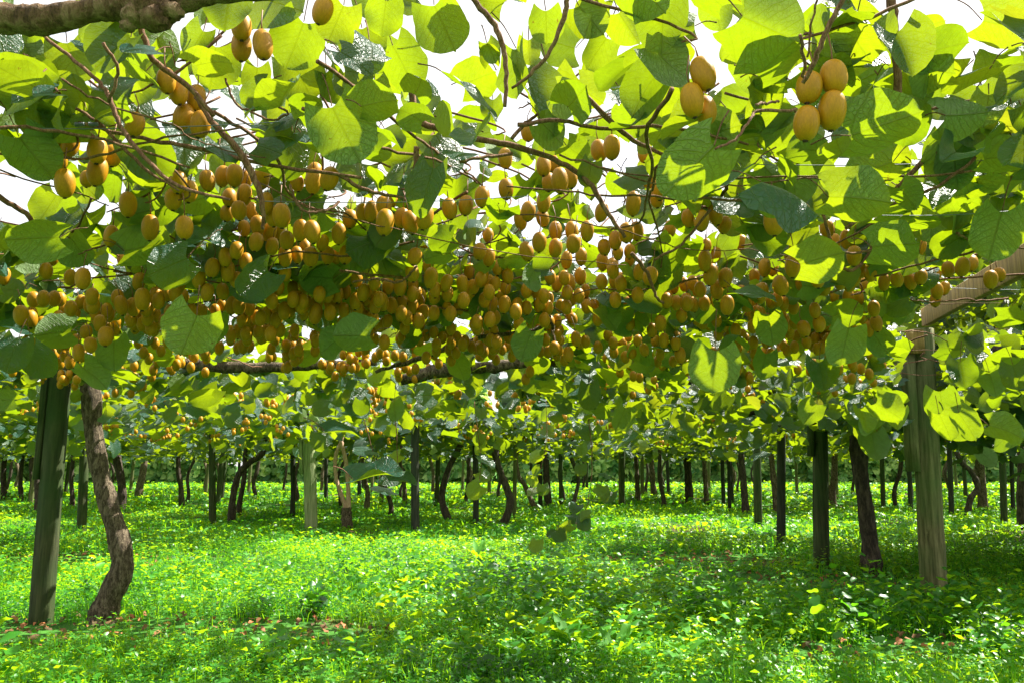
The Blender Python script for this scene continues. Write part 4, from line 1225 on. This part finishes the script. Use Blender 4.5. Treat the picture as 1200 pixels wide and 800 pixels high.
# far kiwifruit that nobody could count
b = MB()
random.seed(9)
def ellip():
    u = MB(); u.ball((0, 0, 0), (.0245, .0235, .034), 10, 7); return np.array(u.v), u.f
EV, EF = ellip()
VV, FF, off = [], [], 0
for i in range(420):
    y = 3.6+rng.random()**1.3*15; x = rng.uniform(-.72, .72)*y
    z0 = 1.70+rng.normal(0, .03) if y < 8.4 else 1.62+rng.normal(0, .08)
    if i < 130:
        y = rng.uniform(2.9, 4.9); x = rng.uniform(-.62, .50)*y; z0 = 1.77+rng.normal(0, .03)
    px, py, cz = project((x, y, z0))
    if px > 1020 and py < 500: continue
    if i >= 130 and y < 5 and py < 395: continue
    cl = []
    for k in range(rng.integers(2, 8)):
        for tr in range(12):
            c = np.array((x, y, z0))+rng.normal(0, 1, 3)*np.array((.055, .045, .035))
            if all(np.linalg.norm((c-o_)*np.array((1, 1, .73))) > .046 for o_ in cl) and np.linalg.norm((FP-c)*np.array((1, 1, .73)), axis=1).min() > .05: break
        else: continue
        cl.append(c)
        VV.append(EV+c); FF += [tuple(j+off for j in f) for f in EF]; off += len(EV)
b.v = [tuple(v) for v in np.concatenate(VV)]; b.f = FF; b.r = [.5]*len(b.v)
tag(b.build("far_kiwifruit", M_KIWI), "many small kiwifruit hanging from the vines farther back", "kiwifruit", kind="stuff")

# ------------------------------------------------------------------ shelter hedge at the end of the orchard
def shelter_mesh(seed):
    L = Leaves(); n = 2600
    a = rng.uniform(0, 6.28, n); h = rng.uniform(.1, 7.0, n)
    R = (1.9-.12*h)*(.55+.6*vnoise(a*2.2, h*1.3, seed))*np.sqrt(rng.uniform(.35, 1, n))
    P = np.stack([R*np.cos(a), R*np.sin(a)*.8, h], -1)
    N = np.stack([np.cos(a), np.sin(a), np.full(n, .7)], -1)+rng.normal(0, .5, (n, 3))
    D = rng.normal(0, 1, (n, 3)); D[:, 2] -= .6
    L.add(leaf_arrays(P, N, D, rng.uniform(.22, .45, n), 3))
    return L.mesh("crown", M_HEDGE)
sh = [shelter_mesh(70+i) for i in range(3)]
tb = MB(); tb.tube([(0, 0, -.2), (.03, 0, 2), (0, .05, 5.5)], [.16, .13, .05], 10, rough=.1)
stm = tb.mesh("trunk", M_BARK)
for i, x in enumerate(np.arange(-40, 41, 2.7)):
    root = empty("shelter_tree", (x+random.uniform(-.4, .4), 49+random.uniform(-.6, .6), 0))
    tag(root, "leafy tree of the pale green shelter hedge closing off the orchard", "tree", "trees of the shelter hedge")
    link("trunk", stm, root, world=False)
    c = link("crown", sh[i % 3], root, world=False); c.rotation_euler.z = random.uniform(0, 6.28); c.scale = (1, 1, random.uniform(.85, 1.15))

# ------------------------------------------------------------------ ground cover
bare = [(-2.9, 5.35, 1.5, .55), (-1.5, 5.4, 1.0, .45), (1.9, 7.7, 1.2, .7), (3.0, 7.4, 1.0, .7), (1.95, 4.75, .7, .40), (2.2, 9.2, 1.8, .7), (2.5, 5.0, .5, .3), (-5, 9, 1.5, .6)]
def bareness(x, y):
    b = np.zeros_like(x)
    for cx, cy, rx, ry in bare:
        b = np.maximum(b, np.exp(-(((x-cx)/rx)**2+((y-cy)/ry)**2)*1.2))
    return np.clip(b*1.25+.35*(vnoise(x*3, y*3, 77)-.5), 0, 1)
def lush(x, y):
    """how tall the undergrowth stands"""
    h = .05+1.0*vnoise(x*.8, y*.8, 51)**1.5+1.0*(vnoise(x*2.1, y*2.1, 52)-.42)+.5*(vnoise(x*5, y*5, 53)-.5)
    h += .55*np.exp(-(((x-2.1)/1.5)**2+((y-5.4)/.9)**2))+.4*np.exp(-(((x-.1)/1.0)**2+((y-6.2)/1.0)**2))
    h -= .35*np.exp(-(((x+1.6)/1.6)**2+((y-4.3)/.7)**2))
    return np.clip(h, .12, 1.8)

def scatter(n, y0, y1, power=1.0):
    y = y0+(y1-y0)*rng.random(n)**power
    x = rng.uniform(-1, 1, n)*(.72*y+.25)
    k = rng.random(n) < (.72*y+.25)/(.72*y1+.25)
    return x[k], y[k]

# grass blades: curved strips
def blades(n, y0, y1, hr, wr, thin):
    x, y = scatter(n, y0, y1)
    k = rng.random(len(x)) > bareness(x, y)*1.1
    k &= rng.random(len(x)) < .35+.65*vnoise(x*1.4, y*1.4, 61)
    x, y = x[k], y[k]; m = len(x)
    h = rng.uniform(*hr, m)*(.5+.5*lush(x, y))
    w = rng.uniform(*wr, m)
    a = rng.uniform(0, 6.28, m); lean = rng.uniform(.1, .9, m)*h
    dx, dy = np.cos(a), np.sin(a)
    sx, sy = -dy, dx
    z = ground_z(x, y)-.01
    V = np.zeros((m, 6, 3)); 
    for i, (t, wf) in enumerate(((0, 1), (.55, .8), (1, .12))):
        ox = lean*t**2
        for j, s in enumerate((-1, 1)):
            V[:, i*2+j, 0] = x+dx*ox+s*sx*w*wf*.5
            V[:, i*2+j, 1] = y+dy*ox+s*sy*w*wf*.5
            V[:, i*2+j, 2] = z+h*t*(1-.25*t*lean/h)
    Q = np.array([(0, 1, 3, 2), (2, 3, 5, 4)])
    return V.reshape(-1, 3), (Q[None]+(np.arange(m)*6)[:, None, None]).reshape(-1, 4), np.repeat(np.clip(rng.beta(2, 2.2, m)*.6+.5*(vnoise(x*.9, y*.9, 91)-.25), 0, .9), 6)  # patchy tone by noise, painted sun and shade on the blades
parts = [blades(52000, 3.3, 6.0, (.07, .24), (.003, .007), 1), blades(36000, 6.0, 10, (.07, .22), (.006, .011), 1), blades(34000, 10, 20, (.08, .24), (.012, .022), 1), blades(30000, 20, 48, (.1, .28), (.03, .06), 1)]
V, Q, R, n = [], [], [], 0
for v, q, r in parts: V.append(v); Q.append(q+n); R.append(r); n += len(v)
tag(link("grass", grid_mesh("grass", np.concatenate(V), np.concatenate(Q), M_GRASS, None, np.concatenate(R))), "short bright green grass covering the orchard floor", "grass", kind="stuff")

# small-leaved ground cover, in mounds
def cover(n, y0, y1, sr, hmax, lod=4, oval=True, densf=None):
    x, y = scatter(n, y0, y1)
    k = rng.random(len(x)) > bareness(x, y)
    if densf is not None: k &= rng.random(len(x)) < densf(x, y)
    x, y = x[k], y[k]; m = len(x)
    z = ground_z(x, y)+.02+hmax*lush(x, y)*rng.random(m)**.6
    N = np.array((0, 0, 1.))+rng.normal(0, .42, (m, 3))
    a = rng.uniform(0, 6.28, m)
    D = np.stack([np.cos(a), np.sin(a), rng.uniform(-.3, .5, m)], -1)
    r = np.clip(-.1+1.1*vnoise(x*1.2, y*1.2, 63)+.3*(vnoise(x*4, y*4, 64)-.5)+rng.normal(0, .13, m), 0, .88)  # noise patches of tone imitate sunlit and shaded ground cover
    return leaf_arrays(np.stack([x, y, z], -1), N, D, rng.uniform(*sr, m), lod, oval=oval, rnd=r)
def sprigs(n, y0, y1, Hr, sr, K, lod, densf=None, oval=True):
    """little plants: leaves set spirally round a short stem"""
    x, y = scatter(n, y0, y1)
    k = rng.random(len(x)) > bareness(x, y)
    if densf is not None: k &= rng.random(len(x)) < densf(x, y)
    x, y = x[k], y[k]; m = len(x)
    H = rng.uniform(*Hr, m)*(.35+.75*lush(x, y)); sz = rng.uniform(*sr, m)
    lx, ly = rng.normal(0, .25, (2, m))
    r0 = np.clip(-.1+1.0*vnoise(x*1.2, y*1.2, 63)+rng.normal(0, .16, m), 0, .85)  # tone per plant follows the same painted sun and shade patches
    j = np.arange(K)[None]
    az = rng.uniform(0, 6.28, m)[:, None]+j*2.4+rng.normal(0, .3, (m, K))
    f = (j+1)/K
    s_ = sz[:, None]*(1.1-.45*f)*rng.uniform(.8, 1.2, (m, K))
    ca, sa = np.cos(az), np.sin(az)
    hh = H[:, None]*f
    P = np.stack([x[:, None]+lx[:, None]*hh+ca*s_*.62, y[:, None]+ly[:, None]*hh+sa*s_*.62, ground_z(x, y)[:, None]+.015+hh+s_*.10], -1)
    N = np.stack([-ca*.45, -sa*.45, np.ones_like(ca)], -1)+rng.normal(0, .22, (m, K, 3))
    D = np.stack([ca, sa, .1+.5*f-.5+rng.normal(0, .15, (m, K))], -1)
    return leaf_arrays(P.reshape(-1, 3), N.reshape(-1, 3), D.reshape(-1, 3), s_.ravel(), lod, oval=oval, rnd=np.clip(np.repeat(r0, K)+rng.normal(0, .05, m*K), 0, .88))
L = Leaves()
L.add(sprigs(8500, 3.3, 6.4, (.06, .19), (.022, .045), 9, 4))
L.add(sprigs(7000, 6.4, 11, (.07, .22), (.034, .062), 8, 4))
L.add(cover(16000, 3.3, 6.2, (.018, .046), .20))
L.add(cover(14000, 6.2, 10.5, (.028, .062), .20))
L.add(cover(36000, 10.5, 20, (.05, .10), .16))
L.add(cover(26000, 20, 50, (.10, .22), .20))
tag(link("ground_cover", L.mesh("ground_cover", M_WEED)), "low small leaved green ground cover spread between the vines", "ground cover", kind="stuff")
# broad-leaved weeds
L = Leaves()
midp = lambda x, y: np.clip(1.3*np.exp(-(((x-.1)/1.3)**2+((y-6.3)/1.5)**2))+1.3*np.exp(-(((x-2.3)/1.6)**2+((y-5.3)/.9)**2))+.35*(vnoise(x*1.1, y*1.1, 66)-.45), 0, 1)
L.add(sprigs(2500, 3.5, 9.0, (.16, .40), (.06, .125), 9, 2, densf=midp))
L.add(sprigs(900, 4.3, 9.5, (.15, .34), (.05, .09), 8, 2, densf=midp, oval=False))
tag(link("broad_leaf_weeds", L.mesh("broad_leaf_weeds", M_WEED)), "patches of taller broad leaved weeds in the middle of the grass", "weeds", kind="stuff")
# fallen dry leaves on the bare patches
x, y = scatter(16000, 3.4, 11)
k = rng.random(len(x)) < np.clip(bareness(x, y)*1.2-.15, .012, 1); x, y = x[k], y[k]; m = len(x)
N = np.array((0, 0, 1.))+rng.normal(0, .35, (m, 3)); a = rng.uniform(0, 6.28, m)
L = Leaves(); L.add(leaf_arrays(np.stack([x, y, ground_z(x, y)+rng.uniform(.012, .05, m)], -1), N, np.stack([np.cos(a), np.sin(a), np.zeros(m)], -1), rng.uniform(.02, .06, m), 3, curl=2.0, oval=True))
tag(link("fallen_leaves", L.mesh("fallen_leaves", M_LITTER)), "brown fallen leaves lying on the bare soil patches", "fallen leaves", kind="stuff")

# broad dock plants in the foreground
def dock(px, py, n, ln, label):
    g = ground_at(px, py); z0 = float(ground_z(g[0], g[1]))
    root = empty("dock_plant", (g[0], g[1], z0)); tag(root, label, "weed", "dock plants in the grass")
    V, Q, U, R, cnt = [], [], [], [], 0
    for i in range(n):
        a = 2*math.pi*i/n+rng.normal(0, .35); l = ln*rng.uniform(.65, 1.1); w = l*rng.uniform(.20, .30); arch = rng.uniform(.25, .95)
        S, T, q = leaf_template(9, 5)
        W = w*np.sin(np.pi*np.clip(T*.92+.05, 0, 1))**.7
        rr = l*T*(.45+.4*arch); zz = l*(T*(1.05-.4*arch)-.75*arch*T**2.2)
        side = S*W*.5; zz = zz+np.abs(S)*W*.22+.012*np.sin(T*16+i)*np.abs(S)
        X = rr*math.cos(a)-side*math.sin(a); Yv = rr*math.sin(a)+side*math.cos(a)
        V.append(np.stack([X, Yv, zz+.01], -1)); Q.append(q+cnt); U.append(np.stack([S*.5+.5, T], -1)); R.append(np.full(len(T), rng.uniform(.2, .8))); cnt += len(T)
    link("leaves", grid_mesh("leaves", np.concatenate(V), np.concatenate(Q), M_WEED, np.concatenate(U), np.concatenate(R)), root, world=False)
dock(672, 768, 11, .34, "large dock plant with arching leaves near the bottom centre")
dock(722, 775, 9, .30, "second dock plant right of the large arching one")
dock(815, 755, 7, .24, "small upright dock plant right of the two bottom centre ones")
dock(560, 655, 10, .30, "dock plant in the sunlit middle of the grass")
